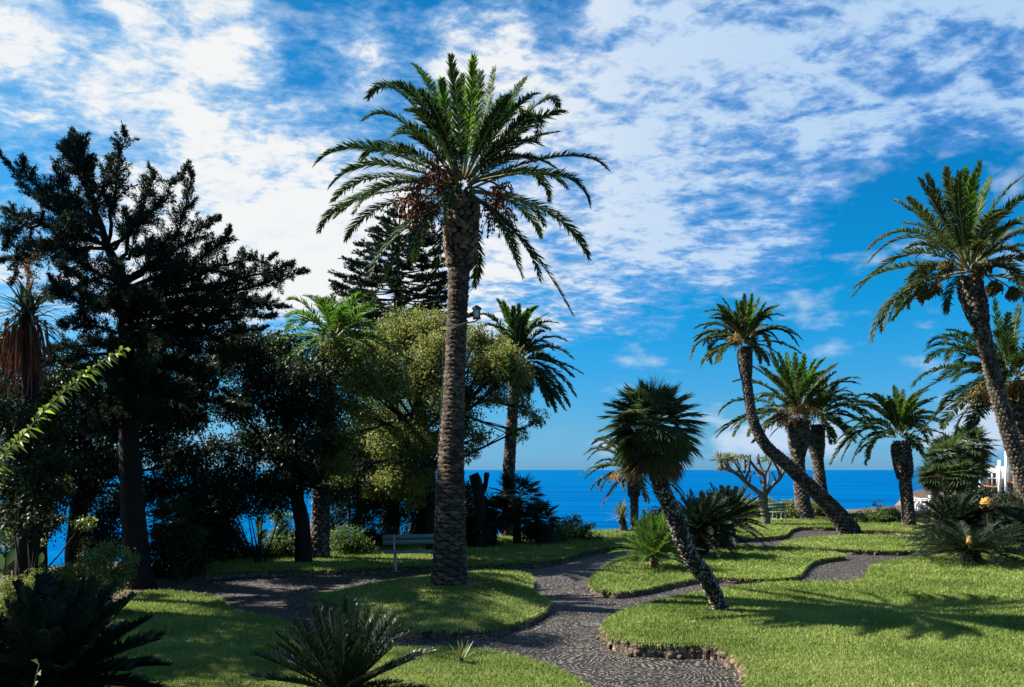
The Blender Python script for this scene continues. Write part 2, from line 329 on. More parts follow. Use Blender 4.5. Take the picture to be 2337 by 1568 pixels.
# ------------------------------------------------------------------ world: Nishita sky with a cloud deck by direction
EXPO = 1.65
def world():
    w = bpy.data.worlds.new('World'); scene.world = w; w.use_nodes = True
    nt = w.node_tree; N = nt.nodes; L = nt.links; N.clear()
    out = N.new('ShaderNodeOutputWorld'); bg = N.new('ShaderNodeBackground')
    sky = N.new('ShaderNodeTexSky'); sky.sky_type = 'NISHITA'; sky.sun_disc = False
    sky.sun_elevation = R(SUN_EL); sky.sun_rotation = math.atan2(SUN[0], SUN[1])
    sky.air_density = 1.0; sky.dust_density = .3; sky.ozone_density = 3.5; sky.altitude = 60
    def val(x, n, i):
        if isinstance(x, (int, float)): n.inputs[i].default_value = x
        else: L.new(x, n.inputs[i])
    def m(op, a, b=None, c=None, clamp=False):
        n = N.new('ShaderNodeMath'); n.operation = op; n.use_clamp = clamp
        for i, x in enumerate((a, b, c)):
            if x is not None: val(x, n, i)
        return n.outputs[0]
    def vm(op, a, b=None):
        n = N.new('ShaderNodeVectorMath'); n.operation = op
        for i, x in enumerate((a, b)):
            if x is None: continue
            if isinstance(x, tuple): n.inputs[i].default_value = x
            else: L.new(x, n.inputs[i])
        return n
    def sstep(x, a, b, lo=0.0, hi=1.0):
        n = N.new('ShaderNodeMapRange'); n.interpolation_type = 'SMOOTHSTEP'
        val(x, n, 0); n.inputs[1].default_value = a; n.inputs[2].default_value = b; n.inputs[3].default_value = lo; n.inputs[4].default_value = hi
        return n.outputs[0]
    def mixc(f, a, b, mode='MIX'):
        n = N.new('ShaderNodeMix'); n.data_type = 'RGBA'; n.blend_type = mode; val(f, n, 0)
        for i, x in ((6, a), (7, b)):
            if isinstance(x, tuple): n.inputs[i].default_value = (*x, 1)
            else: L.new(x, n.inputs[i])
        return n.outputs[2]
    tc = N.new('ShaderNodeTexCoord')
    d = vm('NORMALIZE', tc.outputs['Generated']).outputs[0]
    sp = N.new('ShaderNodeSeparateXYZ'); L.new(d, sp.inputs[0])
    dz = sp.outputs['Z']
    den = m('ADD', m('MAXIMUM', dz, 0.0), .16)
    cb = N.new('ShaderNodeCombineXYZ'); L.new(m('DIVIDE', sp.outputs['X'], den), cb.inputs[0]); L.new(m('DIVIDE', sp.outputs['Y'], den), cb.inputs[1])
    def noise(scale, det, rough, dist, off):
        mp = N.new('ShaderNodeMapping'); mp.inputs['Location'].default_value = off; mp.inputs['Rotation'].default_value = (0, 0, R(-24)); mp.inputs['Scale'].default_value = (1, 1.25, 1)
        L.new(cb.outputs[0], mp.inputs['Vector'])
        n = N.new('ShaderNodeTexNoise'); n.inputs['Scale'].default_value = scale; n.inputs['Detail'].default_value = det
        n.inputs['Roughness'].default_value = rough; n.inputs['Distortion'].default_value = dist
        L.new(mp.outputs[0], n.inputs['Vector']); return n.outputs['Fac']
    nA = noise(2.6, 4, .55, .3, (3.1, 1.7, 0)); nB = noise(9.5, 5, .6, .35, (0, 0, 4)); nC = noise(27, 5, .65, .3, (2, 5, 1))
    # where the deck is thick or open, by direction
    cover = None
    def dirpx(px, py): return tuple(nrm(A((px - CX) / F, 1, (HY - py) / F)))
    def blobsum(bl):
        acc = None
        for px, py, rad, wgt in bl:
            dt = vm('DOT_PRODUCT', d, dirpx(px, py)).outputs['Value']
            g = sstep(dt, math.cos(R(rad * .72)), 1.0, 0.0, wgt)
            acc = g if acc is None else m('ADD', acc, g)
        return acc
    # px, py, radius (deg), weight
    cover = blobsum([(230, 130, 12, .5), (470, 330, 12, .6), (620, 480, 12, .7), (800, 560, 10, .6), (480, 60, 7, .4), (1150, 260, 11, .5), (1280, 420, 12, .5), (1500, 300, 12, .5), (1480, 80, 11, .5), (1050, 700, 10, .5),
        (2000, 30, 9, .6), (2280, 30, 8, .5), (1880, 300, 10, .5), (2200, 310, 8, .55), (1360, 640, 10, .5), (1560, 650, 9, .45), (1750, 560, 8, .35), (1700, 400, 9, .35), (1270, 730, 7, .35), (420, 600, 9, .4), (1750, 150, 8, .3), (800, 160, 5, .4), (1700, 650, 6, .25), (60, 350, 5, .3), (1860, 690, 4, .25)])
    cover = m('ADD', m('MINIMUM', cover, .34), -.06)
    solid = blobsum([(540, 470, 12, .36), (800, 590, 10, .42), (330, 130, 8, .12), (60, 150, 6, .2), (1130, 230, 8, .22), (1080, 650, 8, .2), (1480, 60, 7, .2), (1400, 300, 8, .14), (520, 90, 5, .2), (2050, 30, 7, .22),
        (690, 60, 6, -.36), (730, 240, 4.5, -.34), (170, 60, 4, -.34), (560, 240, 5, -.2), (330, 320, 4, -.15), (80, 290, 5.5, -.42), (20, 440, 5, -.4), (930, 50, 5, -.26), (1270, 40, 3.5, -.35), (2170, 190, 7, -.42), (2300, 60, 8, .25), (2150, 60, 8, .2), (1900, 120, 7, .15), (1990, 130, 4, -.15), (2060, 520, 10, -.5), (1570, 480, 2.5, -.25), (1930, 420, 5, -.2),
        (1960, 640, 8, -.3), (2330, 480, 9, -.5), (1560, 850, 10, -.6), (1900, 860, 14, -.7), (2300, 800, 14, -.7), (1400, 870, 6, -.5), (2330, 150, 3.5, -.3), (1700, 900, 12, -.6), (2150, 650, 12, -.5), (2200, 480, 10, -.4), (1300, 900, 8, -.5), (1500, 980, 9, -.5), (300, 750, 12, .2), (2120, 295, 6, .3), (2330, 270, 7, .45), (1950, 330, 6, .2), (1500, 420, 8, .15), (1650, 180, 8, .15)])
    cover = m('ADD', cover, solid)
    def cen(x, k): return m('MULTIPLY', m('SUBTRACT', x, .5), k)
    dens = m('ADD', m('ADD', m('ADD', cen(nA, 1.5), cen(nB, 1.9)), cen(nC, 1.05)), m('MAXIMUM', cover, -.9))
    alpha = sstep(dens, -.46, .66)
    alpha = m('MULTIPLY', alpha, sstep(dz, .10, .2))
    # small cumulus along the sea horizon
    cb2 = N.new('ShaderNodeCombineXYZ'); L.new(m('DIVIDE', sp.outputs['X'], m('MAXIMUM', sp.outputs['Y'], .05)), cb2.inputs[0]); L.new(m('MULTIPLY', dz, 2.6), cb2.inputs[1])
    nc = N.new('ShaderNodeTexNoise'); nc.inputs['Scale'].default_value = 9; nc.inputs['Detail'].default_value = 7; nc.inputs['Roughness'].default_value = .55
    L.new(cb2.outputs[0], nc.inputs['Vector'])
    hz = None
    for px, py, rad, wgt in [(1760, 1003, 2.2, .75), (1690, 1020, 2.4, .62), (1640, 1030, 1.6, .3), (1890, 1010, 2.0, .6), (2180, 985, 3, .6), (2280, 960, 2.5, .5), (1390, 1038, 1.6, .4), (1560, 1040, 2, .3)]:
        g = sstep(vm('DOT_PRODUCT', d, dirpx(px, py)).outputs['Value'], math.cos(R(rad)), 1.0, 0.0, wgt)
        hz = g if hz is None else m('ADD', hz, g)
    a2 = m('MULTIPLY', sstep(m('ADD', m('MULTIPLY_ADD', nc.outputs['Fac'], 2.6, -1.05), hz), .35, 1.0), sstep(dz, .004, .03))
    # colour of clear sky: physical sky, deepened as by a polariser
    K = 2 ** -EXPO
    skyc = mixc(1.0, sky.outputs[0], mixc(sstep(dz, .0, .22), mixc(sstep(dz, .0, .06), (.19, .49, 1.0), (.215, .48, .79)), mixc(sstep(sp.outputs['X'], -.65, .05), (.17, .68, .86), (.018, .60, .89))), 'MULTIPLY')
    sunny = sstep(sp.outputs['X'], -.5, .5)          # clouds whiter towards the sun
    ccol = mixc(sunny, (.93, .94, .94), (.47, .67, .92))
    ccol = mixc(sstep(sp.outputs['X'], -.05, .16), (.93, .94, .94), ccol)
    thick = sstep(dens, .0, .65)
    ccol = mixc(thick, mixc(sunny, (.50, .74, .96), (.16, .37, .83)), ccol)
    cl = mixc(1.0, ccol, (K / SKY_STR,) * 3, 'MULTIPLY')
    col = mixc(m('MULTIPLY', alpha, .97), skyc, cl)
    c2 = mixc(1.0, (.62, .75, .93), (K / SKY_STR,) * 3, 'MULTIPLY')
    col = mixc(m('MULTIPLY', a2, .85), col, c2)
    L.new(col, bg.inputs['Color']); bg.inputs['Strength'].default_value = SKY_STR
    L.new(bg.outputs[0], out.inputs['Surface'])
    w.cycles.sampling_method = 'MANUAL'; w.cycles.sample_map_resolution = 512
SKY_STR = .05
world()
sun = bpy.data.lights.new('Sun', 'SUN'); sun.energy = 5.0; sun.angle = R(.5); sun.color = (1.0, .95, .86)
so = bpy.data.objects.new('sun', sun); COL.objects.link(so)
from mathutils import Vector
so.rotation_euler = Vector(tuple(SUN)).to_track_quat('Z', 'Y').to_euler(); so.location = (-30, 10, 40)
cam = bpy.data.cameras.new('Camera'); co = bpy.data.objects.new('camera', cam); COL.objects.link(co)
co.location = (0, 0, H); co.rotation_euler = (R(90), 0, 0)
cam.lens = 28; cam.sensor_width = 36; cam.sensor_fit = 'HORIZONTAL'; cam.shift_y = (HY - 784) / 2337.0
cam.clip_start = .1; cam.clip_end = 400000
scene.camera = co
vs = scene.view_settings; vs.view_transform = 'Standard'; vs.look = 'None'; vs.exposure = EXPO; vs.gamma = 1; vs.use_curve_mapping = False
scene.render.film_transparent = False
scene.render.engine = 'CYCLES'
scene.cycles.max_bounces = 6; scene.cycles.transparent_max_bounces = 4; scene.cycles.use_denoising = True

# ------------------------------------------------------------------ ground, cliff, sea
EDGE = [(-60, 8), (-30, 13), (-14, 20.5), (-9, 24.5), (-5, 28), (-1, 30.5), (3, 33), (6, 35.5), (9.5, 42.5), (13, 46), (22, 52), (34, 66), (46, 92), (64, 112), (110, 120)]
e = spline([(x, y, 0) for x, y in EDGE], 90)[:, :2]
mb = MB()
n = len(e)
back = np.stack([e[:, 0], np.full(n, -40.0)], -1)
rows = []
for k, t in enumerate(np.linspace(0, 1, 8)):
    q = back * (1 - t) + e * t
    rows.append(np.c_[q, np.full(n, -.0)])
v = np.concatenate(rows); f = []
for k in range(7):
    for i in range(n - 1):
        f.append([k * n + i, k * n + i + 1, (k + 1) * n + i + 1, (k + 1) * n + i])
mb.add(v, f)
mb.build('ground', M['soil'], loc=A(0, 0, 0))['kind'] = 'structure'
mb = MB(); rows = []
outw = nrm(np.c_[-np.gradient(e[:, 1]), np.gradient(e[:, 0])])
for k, (dd, z) in enumerate([(0, 0), (.8, -.5), (2.2, -3), (4, -9), (7, -20), (11, -34), (16, -46)]):
    j = rng.normal(0, .12 * k, size=(n, 2)) * .8
    rows.append(np.c_[e + outw * dd + j, np.full(n, z) + rng.normal(0, .1 * k, n)])
v = np.concatenate(rows); f = [[k * n + i, k * n + i + 1, (k + 1) * n + i + 1, (k + 1) * n + i] for k in range(6) for i in range(n - 1)]
mb.add(v, f); mb.build('cliff', M['cliff'], loc=A(0, 0, 0), smooth=True)['kind'] = 'structure'
mb = MB(); S = 150000.0
mb.add([[-S, -2000, -45], [S, -2000, -45], [S, S, -45], [-S, S, -45]], [[0, 1, 2, 3]])
mb.build('sea', M['sea'], loc=A(0, 0, 0))['kind'] = 'structure'
# path sheet
mb = MB(); ptop = [(-7.5, 2), (14, 2), (20, 14), (20, 30), (14, 40), (8, 37.5), (5, 33.5), (0, 27), (-4, 22.5), (-7, 21), (-7.2, 13)]
def fill(mb, poly, z, mat=0):
    import bmesh
    bm = bmesh.new(); vs_ = [bm.verts.new((p[0], p[1], z)) for p in poly]
    bm.faces.new(vs_); bmesh.ops.triangulate(bm, faces=bm.faces[:]); bm.verts.index_update()
    v = np.array([q.co[:] for q in bm.verts]); f = [[q.index for q in fa.verts] for fa in bm.faces]; 
    f = np.array(f)
    nz = np.cross(v[f[:, 1]] - v[f[:, 0]], v[f[:, 2]] - v[f[:, 0]])[:, 2]
    f[nz < 0] = f[nz < 0][:, ::-1]
    mb.add(v, f, mat); bm.free()
fill(mb, ptop, .006); mb.build('path', M['path'], loc=A(0, 0, 0))['kind'] = 'structure'

def inside(poly, x, y):
    poly = np.asarray(poly); c = np.zeros(len(x), bool); j = len(poly) - 1
    for i in range(len(poly)):
        xi, yi = poly[i]; xj, yj = poly[j]
        if yi != yj:
            c ^= ((yi > y) != (yj > y)) & (x < (xj - xi) * (y - yi) / (yj - yi) + xi)
        j = i
    return c
def stone(mb, c, tx, size, mat=0, rough=.10):
    # rounded, uneven block from a subdivided cube
    v = STV * (1 + rng.normal(0, rough, STV.shape)); v = v * np.asarray(size) / 2
    n_ = A(-tx[1], tx[0]); q = rnd(-.15, .15); ca, sa = math.cos(q), math.sin(q)
    t2 = A(tx[0] * ca - tx[1] * sa, tx[0] * sa + tx[1] * ca); n2 = A(-t2[1], t2[0])
    w = np.c_[v[:, :1] * t2[0] + v[:, 1:2] * n2[0], v[:, :1] * t2[1] + v[:, 1:2] * n2[1], v[:, 2:3]] + c
    mb.add(w, STF, mat)
def _stv():
    v = []; idx = {}; f = []
    g = [-1, 0, 1]
    def vid(p):
        if p not in idx: idx[p] = len(v); v.append(p)
        return idx[p]
    for ax in range(3):
        for s in (-1, 1):
            for a in range(2):
                for b in range(2):
                    qd = []
                    for (i, j) in ((a, b), (a + 1, b), (a + 1, b + 1), (a, b + 1)):
                        p = [0, 0, 0]; p[ax] = s; p[(ax + 1) % 3] = g[i]; p[(ax + 2) % 3] = g[j]; qd.append(vid(tuple(p)))
                    f.append(qd if s > 0 else qd[::-1])
    v = np.array(v, float); ln = np.linalg.norm(v, axis=1, keepdims=True)
    return v / ln ** .32, np.array(f)
STV, STF = _stv()

FEET = [(-1.21, 15.4, .62), (3.62, 13.7, .24), (13.2, 31.0, .7), (11.45, 36, .45), (14.8, 40, .7), (17.5, 35, .5)]
def lawn(pts, h, label, edge_label, dome=0.0, dome_c=None, dens=1500, stones=True, edge_vis=None, st=.2):
    """pts: outline, pixels of the upper edge ((px,py)) or world ('w',x,y)"""
    w = []
    for p in pts:
        if p[0] == 'w': w.append((p[1], p[2]))
        else: q = G(p[0], p[1], h); w.append((q[0], q[1]))
    poly = closed_spline(w, .35)
    area = .5 * np.sum(poly[:, 0] * np.roll(poly[:, 1], -1) - np.roll(poly[:, 0], -1) * poly[:, 1])
    if area < 0: poly = poly[::-1]; area = -area
    m = len(poly); c = poly.mean(0) if dome_c is None else np.array(dome_c)
    mb = MB()
    if dome:
        ks = np.linspace(1, 0, 9)[:-1]; rows = []
        for k in ks: rows.append(np.c_[c + (poly - c) * k, np.full(m, h + dome * (1 - k ** 1.8))])
        v = np.concatenate(rows + [np.array([[c[0], c[1], h + dome]])])
        f = [[k * m + i, k * m + (i + 1) % m, (k + 1) * m + (i + 1) % m, (k + 1) * m + i] for k in range(7) for i in range(m)]
        mb.add(v, f); mb.add(v[-m - 1:], [[i, (i + 1) % m, m] for i in range(m)])
    else: fill(mb, poly, h)
    sk = np.concatenate([np.c_[poly, np.full(m, h)], np.c_[poly, np.full(m, -.05)]])
    mb.add(sk, [[i, m + i, m + (i + 1) % m, (i + 1) % m] for i in range(m)], 1)
    o = mb.build('lawn', [M['turf'], M['soil']], loc=A(0, 0, 0)); tag(o, kind='structure')
    # grass blades, thinner with distance
    bb0, bb1 = poly.min(0), poly.max(0)
    bb0 = np.maximum(bb0, [-14, 3]); bb1 = np.minimum(bb1, [26, 60])
    A_ = np.prod(bb1 - bb0); n_ = int(A_ * dens)
    x = rnd(bb0[0], bb1[0], n_); y = rnd(bb0[1], bb1[1], n_)
    foot = np.ones(n_, bool)
    for fx, fy, fr_ in FEET: foot &= (np.hypot(x - fx, y - fy) > fr_) | (rng.random(n_) < .12)
    keep = foot & inside(poly, x, y) & (np.abs(x) < y * .66 + 3.2) & (y > 7.0) & (rng.random(n_) < np.clip((11 / np.maximum(y, 1)) ** 1.6, .06, 1))
    x, y = x[keep], y[keep]
    seg = np.linalg.norm(np.roll(poly, -1, 0) - poly, axis=1); nf = int(seg.sum() * 230)
    qs = rng.choice(m, nf, p=seg / seg.sum()); u = rnd(0, 1, nf)[:, None]; fp = poly[qs] * (1 - u) + np.roll(poly, -1, 0)[qs] * u
    ft = nrm(np.roll(poly, -1, 0)[qs] - poly[qs]); fo = np.c_[ft[:, 1], -ft[:, 0]]; fp = fp + fo * rnd(-.03, .05, nf)[:, None]
    fk = (np.abs(fp[:, 0]) < fp[:, 1] * .66 + 3.2) & (fp[:, 1] > 7.0); n0 = len(x); x = np.r_[x, fp[fk, 0]]; y = np.r_[y, fp[fk, 1]]; fo = fo[fk]; n_ = len(x)
    if n_:
        z = np.full(n_, h)
        if dome:
            # distance ratio to border along the ray from the dome centre
            ang = np.arctan2(poly[:, 1] - c[1], poly[:, 0] - c[0]); rr = np.linalg.norm(poly - c, axis=1); o_ = np.argsort(ang)
            a2 = np.arctan2(y - c[1], x - c[0]); rb = np.interp(a2, ang[o_], rr[o_], period=2 * math.pi)
            k = np.clip(np.hypot(x - c[0], y - c[1]) / np.maximum(rb, .01), 0, 1); z = h + dome * (1 - k ** 1.8)
        sc = np.clip(y / 11, .9, 2.2)
        hgt = rnd(.02, .055, n_) * sc ** .5; wd = rnd(.005, .011, n_) * sc
        a = rnd(0, 2 * math.pi, n_); lean = rnd(.1, .9, n_) * hgt
        la = rnd(0, 2 * math.pi, n_)
        b = np.c_[x, y, z - .005]; s = np.c_[np.cos(a) * wd, np.sin(a) * wd, np.zeros(n_)]
        tip = b + np.c_[np.cos(la) * lean, np.sin(la) * lean, hgt]
        kf = n_ - n0
        if kf: tip[n0:, :2] += fo * rnd(.02, .09, kf)[:, None]; tip[n0:, 2] -= rnd(.0, .11, kf)
        v = np.stack([b - s, b + s, tip], 1).reshape(-1, 3)
        mb = MB(); mb.add(v, np.arange(n_)[:, None] * 3 + np.array([[0, 1, 2]]))
        g = mb.build('grass', M['grass'], loc=A(0, 0, 0)); tag(g, label, 'grass', kind='stuff')
    if stones:
        # rough dry-laid face: two uneven courses of stones with sunken joints
        mb = MB(); closed = np.vstack([poly, poly[:1]]); seg = np.linalg.norm(np.diff(closed, axis=0), axis=1); cum = np.r_[0, np.cumsum(seg)]
        ds = .022 if st < .2 else .045; ss = np.arange(0, cum[-1], ds); ns = len(ss)
        X = np.interp(ss, cum, closed[:, 0]); Y_ = np.interp(ss, cum, closed[:, 1])
        tx_ = np.gradient(X); ty_ = np.gradient(Y_); q = np.hypot(tx_, ty_) + 1e-9; ox, oy = ty_ / q, -tx_ / q
        def part():
            e_ = np.cumsum(rnd(.35, 1.7, int(cum[-1] / (st * .5)) + 4) * st); k = np.searchsorted(e_, ss); e2 = np.r_[0, e_]
            dj = np.minimum(ss - e2[k], e2[k + 1] - ss); w = e2[k + 1] - e2[k]
            rr = rng.random(len(e_) + 2)[k]; r2 = rng.random(len(e_) + 2)[k]
            return rr, r2, np.clip(dj / .035, 0, 1) ** .5
        a1, b1, j1 = part(); a2, b2, j2 = part(); nr = 9
        split = h * (.38 + .3 * b2); topz = h - .012 - .04 * a2 * (h > .1)
        V = np.zeros((nr + 1, ns, 3))
        for r in range(nr):
            f = r / (nr - 1); z = f * topz - .02 * (f == 0)
            low = z < split; dz_ = np.clip(np.minimum(np.abs(z - split), np.abs(topz - z) + .012) / .03, 0, 1) ** .5
            o = np.where(low, .02 + .05 * a1, .005 + .055 * a2) * 1.15; jn = np.where(low, j1, j2)
            off = o * (.25 + .75 * jn * (.35 + .65 * dz_)) + rng.normal(0, .006, ns) + .02 * (1 - f)
            V[r] = np.c_[X + ox * off, Y_ + oy * off, z]
        V[nr] = np.c_[X - ox * .07, Y_ - oy * .07, topz + .004]
        vis = (np.abs(X) < Y_ * .66 + 1.2) & (Y_ > 5.5); c_ = np.where(vis[:-1] & vis[1:])[0]
        F_ = np.concatenate([np.stack([r * ns + c_, r * ns + c_ + 1, (r + 1) * ns + c_ + 1, (r + 1) * ns + c_], -1) for r in range(nr)])
        mb.add(V.reshape(-1, 3), F_)
        # a few loose blocks lean on the taller walls
        if h > .15:
            for k in c_[rng.integers(0, len(c_), 26)]:
                stone(mb, A(X[k] + ox[k] * .09, Y_[k] + oy[k] * .09, .03), A(tx_[k] / q[k], ty_[k] / q[k]), rnd(.05, .13, 3), rough=.2)
        if mb.n: o = mb.build('stone_edging', M['stone'], loc=A(0, 0, 0), smooth=False); tag(o, edge_label, 'stone edging', 'stone edgings of the lawns')
    return poly

B1C = G(1026, 1326, .42)[:2]
lawn([(722, 1362), (790, 1347), (870, 1330), (985, 1317), (1065, 1310), (1140, 1303), (1192, 1308), (1212, 1322), (1208, 1342), (1238, 1362), (1250, 1378), (1222, 1400), (1180, 1418), (1120, 1432), (1040, 1438), (960, 1437), (890, 1426), (845, 1410), (805, 1388), (765, 1374)],
     .14, 'mounded dappled grass round the foot of the tallest palm', 'low dark stone edging round the mounded island of the tallest palm', .28, B1C)
lawn([(1380, 1432), (1392, 1412), (1440, 1388), (1520, 1366), (1600, 1350), (1700, 1336), (1800, 1328), (1900, 1328), (1968, 1324), (1988, 1304), (2000, 1288), (2060, 1275), (2150, 1266), (2260, 1262), (2400, 1262), ('w', 17, 16), ('w', 17, 6), ('w', 2.6, 6.2), ('w', 2.55, 8.3), (1712, 1520), (1684, 1494), (1640, 1474), (1590, 1467), (1530, 1469), (1460, 1466), (1400, 1452)],
     .2, 'sunlit grass of the big lawn with long palm shadows', 'rough stone edging of the big sunlit lawn, tallest and nearest one', dens=2300, st=.17)
lawn([(1350, 1328), (1362, 1312), (1392, 1294), (1430, 1280), (1500, 1262), (1600, 1250), (1700, 1245), (1800, 1250), (1900, 1262), (1926, 1267), (1880, 1273), (1850, 1281), (1832, 1296), (1808, 1315), (1740, 1321), (1640, 1316), (1600, 1317), (1540, 1326), (1470, 1342), (1400, 1351), (1366, 1345)],
     .14, 'sunlit grass round the young bright green palm', 'stone edging of the island bed with the young bright green palm', st=.22)
lawn([(430, 1312), (520, 1306), (600, 1303), (800, 1299), (900, 1294), (1000, 1291), (1070, 1289), (1160, 1286), (1240, 1281), (1295, 1270), (1345, 1256), (1400, 1248), (1450, 1240), (1490, 1228), ('w', 5.0, 32.5), ('w', 2, 31.6), ('w', -1.5, 29), ('w', -5, 26.6), ('w', -8.6, 22.8), ('w', -8.6, 20.6)],
     .14, 'shaded grass strip under the trees with the nearer bench', 'dark stone edging of the shaded lawn strip below the nearer bench', st=.24)
lawn([(1785, 1240), (1830, 1229), (1900, 1223), (2000, 1221), (2130, 1226), (2300, 1236), (2300, 1250), (2140, 1254), (2050, 1256), (1950, 1254), (1850, 1250), (1800, 1246)],
     .16, 'sunlit grass at the foot of the long curved palm', 'stone edging of the bed with the long curved palm', st=.26)
lawn([(1640, 1228), (1690, 1226), (1760, 1224), (1790, 1219), (1802, 1208), (1830, 1202), (1900, 1203), (1930, 1196), ('w', 17, 43), ('w', 13, 45), ('w', 10.2, 41.4), ('w', 8.6, 38)],
     .16, 'far grass under the dragon tree and the white bench', 'stone edging of the far lawn with dragon tree and bench', st=.3)
lawn([(1925, 1206), (1990, 1210), (2060, 1213), (2150, 1219), (2300, 1226), ('w', 24, 36), ('w', 20, 44), ('w', 15.2, 40.6)],
     .16, 'narrow far grass strip below the right-hand sea shrubs', 'stone edging of the narrow grass strip below the seaside shrubs', st=.3)
lawn([(330, 1350), (420, 1352), (490, 1363), (515, 1386), (560, 1399), (620, 1410), (690, 1440), (760, 1466), (850, 1478), (930, 1478), (1000, 1476), (1090, 1482), (1170, 1494), (1240, 1514), (1305, 1542), (1350, 1575), ('w', .75, 7.5), ('w', .3, 5), ('w', -7.3, 5), ('w', -7.3, 14)],
     .08, 'dappled grass of the nearest lawn round the foreground cycad', 'low stone edging along the nearest dappled lawn', dens=2300, st=.16)

# ------------------------------------------------------------------ palms
def make_frond(mb, p0, p1, p2, n=60, ll=.4, lw=.028, fwd0=58, fwd1=24, vee=22, start=.16, rr=.022, side=None, droop=.14, mats=(0, 1), segs=12, jit=8):
    out = p2 - p0; out[2] = 0
    if np.linalg.norm(out) < .15: a = rnd(0, 6.28); out = A(math.cos(a), math.sin(a), 0)
    out = nrm(out); sd = np.cross(out, A(0, 0, 1))
    tw = rnd(-.35, .35)
    tt = np.linspace(0, 1, segs); pts = bez(p0, p1, p2, tt)
    tube(mb, pts, rr * (1 - .85 * tt) + .003, 4, mats[1], cap=False)
    t = np.repeat(np.linspace(start, .99, n), 2) + rnd(-.3, .3, 2 * n) / n
    t = np.clip(t, start * .8, 1.0); sg = np.tile([1.0, -1.0], n)
    c = bez(p0, p1, p2, t); tn = nrm(bezd(p0, p1, p2, t))
    s = nrm(sd - tn * (tn @ sd)[:, None]); nn = np.cross(s, tn)
    s, nn = s * math.cos(tw) + nn * math.sin(tw), nn * math.cos(tw) - s * math.sin(tw)
    k = (t - start) / (1 - start); k = np.clip(k, 0, 1)
    fw = np.radians(fwd0 + (fwd1 - fwd0) * k + rng.normal(0, jit, 2 * n)); ve = np.radians(vee + rng.normal(0, jit * 1.6, 2 * n))
    d = tn * np.cos(fw)[:, None] + (s * (sg * np.cos(ve))[:, None] + nn * np.sin(ve)[:, None]) * np.sin(fw)[:, None]
    L = ll * np.clip(np.sin(math.pi * (.17 + .75 * k)), .05, 1) ** .7 * rnd(.85, 1.1, 2 * n)
    wv = nrm(np.cross(d, nn + .35 * rng.normal(size=nn.shape)))
    W = (lw * (.55 + .45 * np.sin(math.pi * (.2 + .6 * k))))[:, None]
    mid = c + d * (L * .5)[:, None]; mid[:, 2] -= droop * .2 * L
    tip = c + d * L[:, None]; tip[:, 2] -= droop * L
    v = np.stack([c - wv * W * .3, c + wv * W * .3, mid + wv * W * .5, mid - wv * W * .5, tip], 1).reshape(-1, 3)
    i = np.arange(2 * n)[:, None] * 5
    mb.add(v, i + np.array([[0, 1, 2, 3]]), mats[0])
    # (tips share the mid vertices of the same leaflet)
    mb.f.append((np.arange(2 * n)[:, None] * 5 + np.array([[3, 2, 4]]) + mb.n - len(v), mats[0]))

def scars(mb, axis, rad, spacing, per_row, depth, mat=0, hgt=1.15, wid=1.0, jit=.12, s0=0.0, s1=None, tilt=0.0):
    d = np.r_[0, np.cumsum(np.linalg.norm(np.diff(axis, axis=0), axis=1))]
    t, a, b = frames(axis); s1 = d[-1] if s1 is None else s1
    rows = np.arange(s0, s1, spacing); V = []
    for q, s in enumerate(rows):
        c = np.array([np.interp(s, d, axis[:, k]) for k in range(3)]); tt = nrm([np.interp(s, d, t[:, k]) for k in range(3)])
        aa = nrm([np.interp(s, d, a[:, k]) for k in range(3)]); bb = np.cross(tt, aa); r = np.interp(s, d, rad)
        th = (np.arange(per_row) + .5 * (q % 2) + .15 * math.sin(q * .31)) * 2 * math.pi / per_row + rng.normal(0, .05, per_row)
        hw = math.pi / per_row * wid * (1 + rng.normal(0, jit, per_row)); z0 = rng.normal(0, spacing * jit, per_row)
        dp = depth * (1 + rng.normal(0, .25, per_row))
        def pt(ang, rr, z): return c + (np.cos(ang)[:, None] * aa + np.sin(ang)[:, None] * bb) * rr[:, None] + tt * z[:, None]
        o = np.ones(per_row)
        lo = -spacing * hgt * .5 * o + z0; hi = spacing * hgt * .5 * o + z0
        V.append(np.stack([pt(th - hw, r * o * .99, lo * .2), pt(th, r * o * 1.0, lo), pt(th + hw, r * o * .99, lo * .2),
                           pt(th + hw * .75, r + dp * .75, hi * .55), pt(th, r + dp, hi + dp * tilt), pt(th - hw * .75, r + dp * .75, hi * .55),
                           pt(th, r * o * .97, hi + spacing * .25)], 1).reshape(-1, 3))
    V = np.concatenate(V); n = len(V) // 7; i = np.arange(n)[:, None] * 7
    mb.add(V, (i[:, None, :] + np.array([[0, 1, 4, 5], [1, 2, 3, 4]])[None]).reshape(-1, 4), mat)
    mb.f.append(((i[:, None, :] + np.array([[5, 4, 6], [4, 3, 6], [0, 5, 6], [3, 2, 6]])[None]).reshape(-1, 3) + mb.n - len(V), mat))

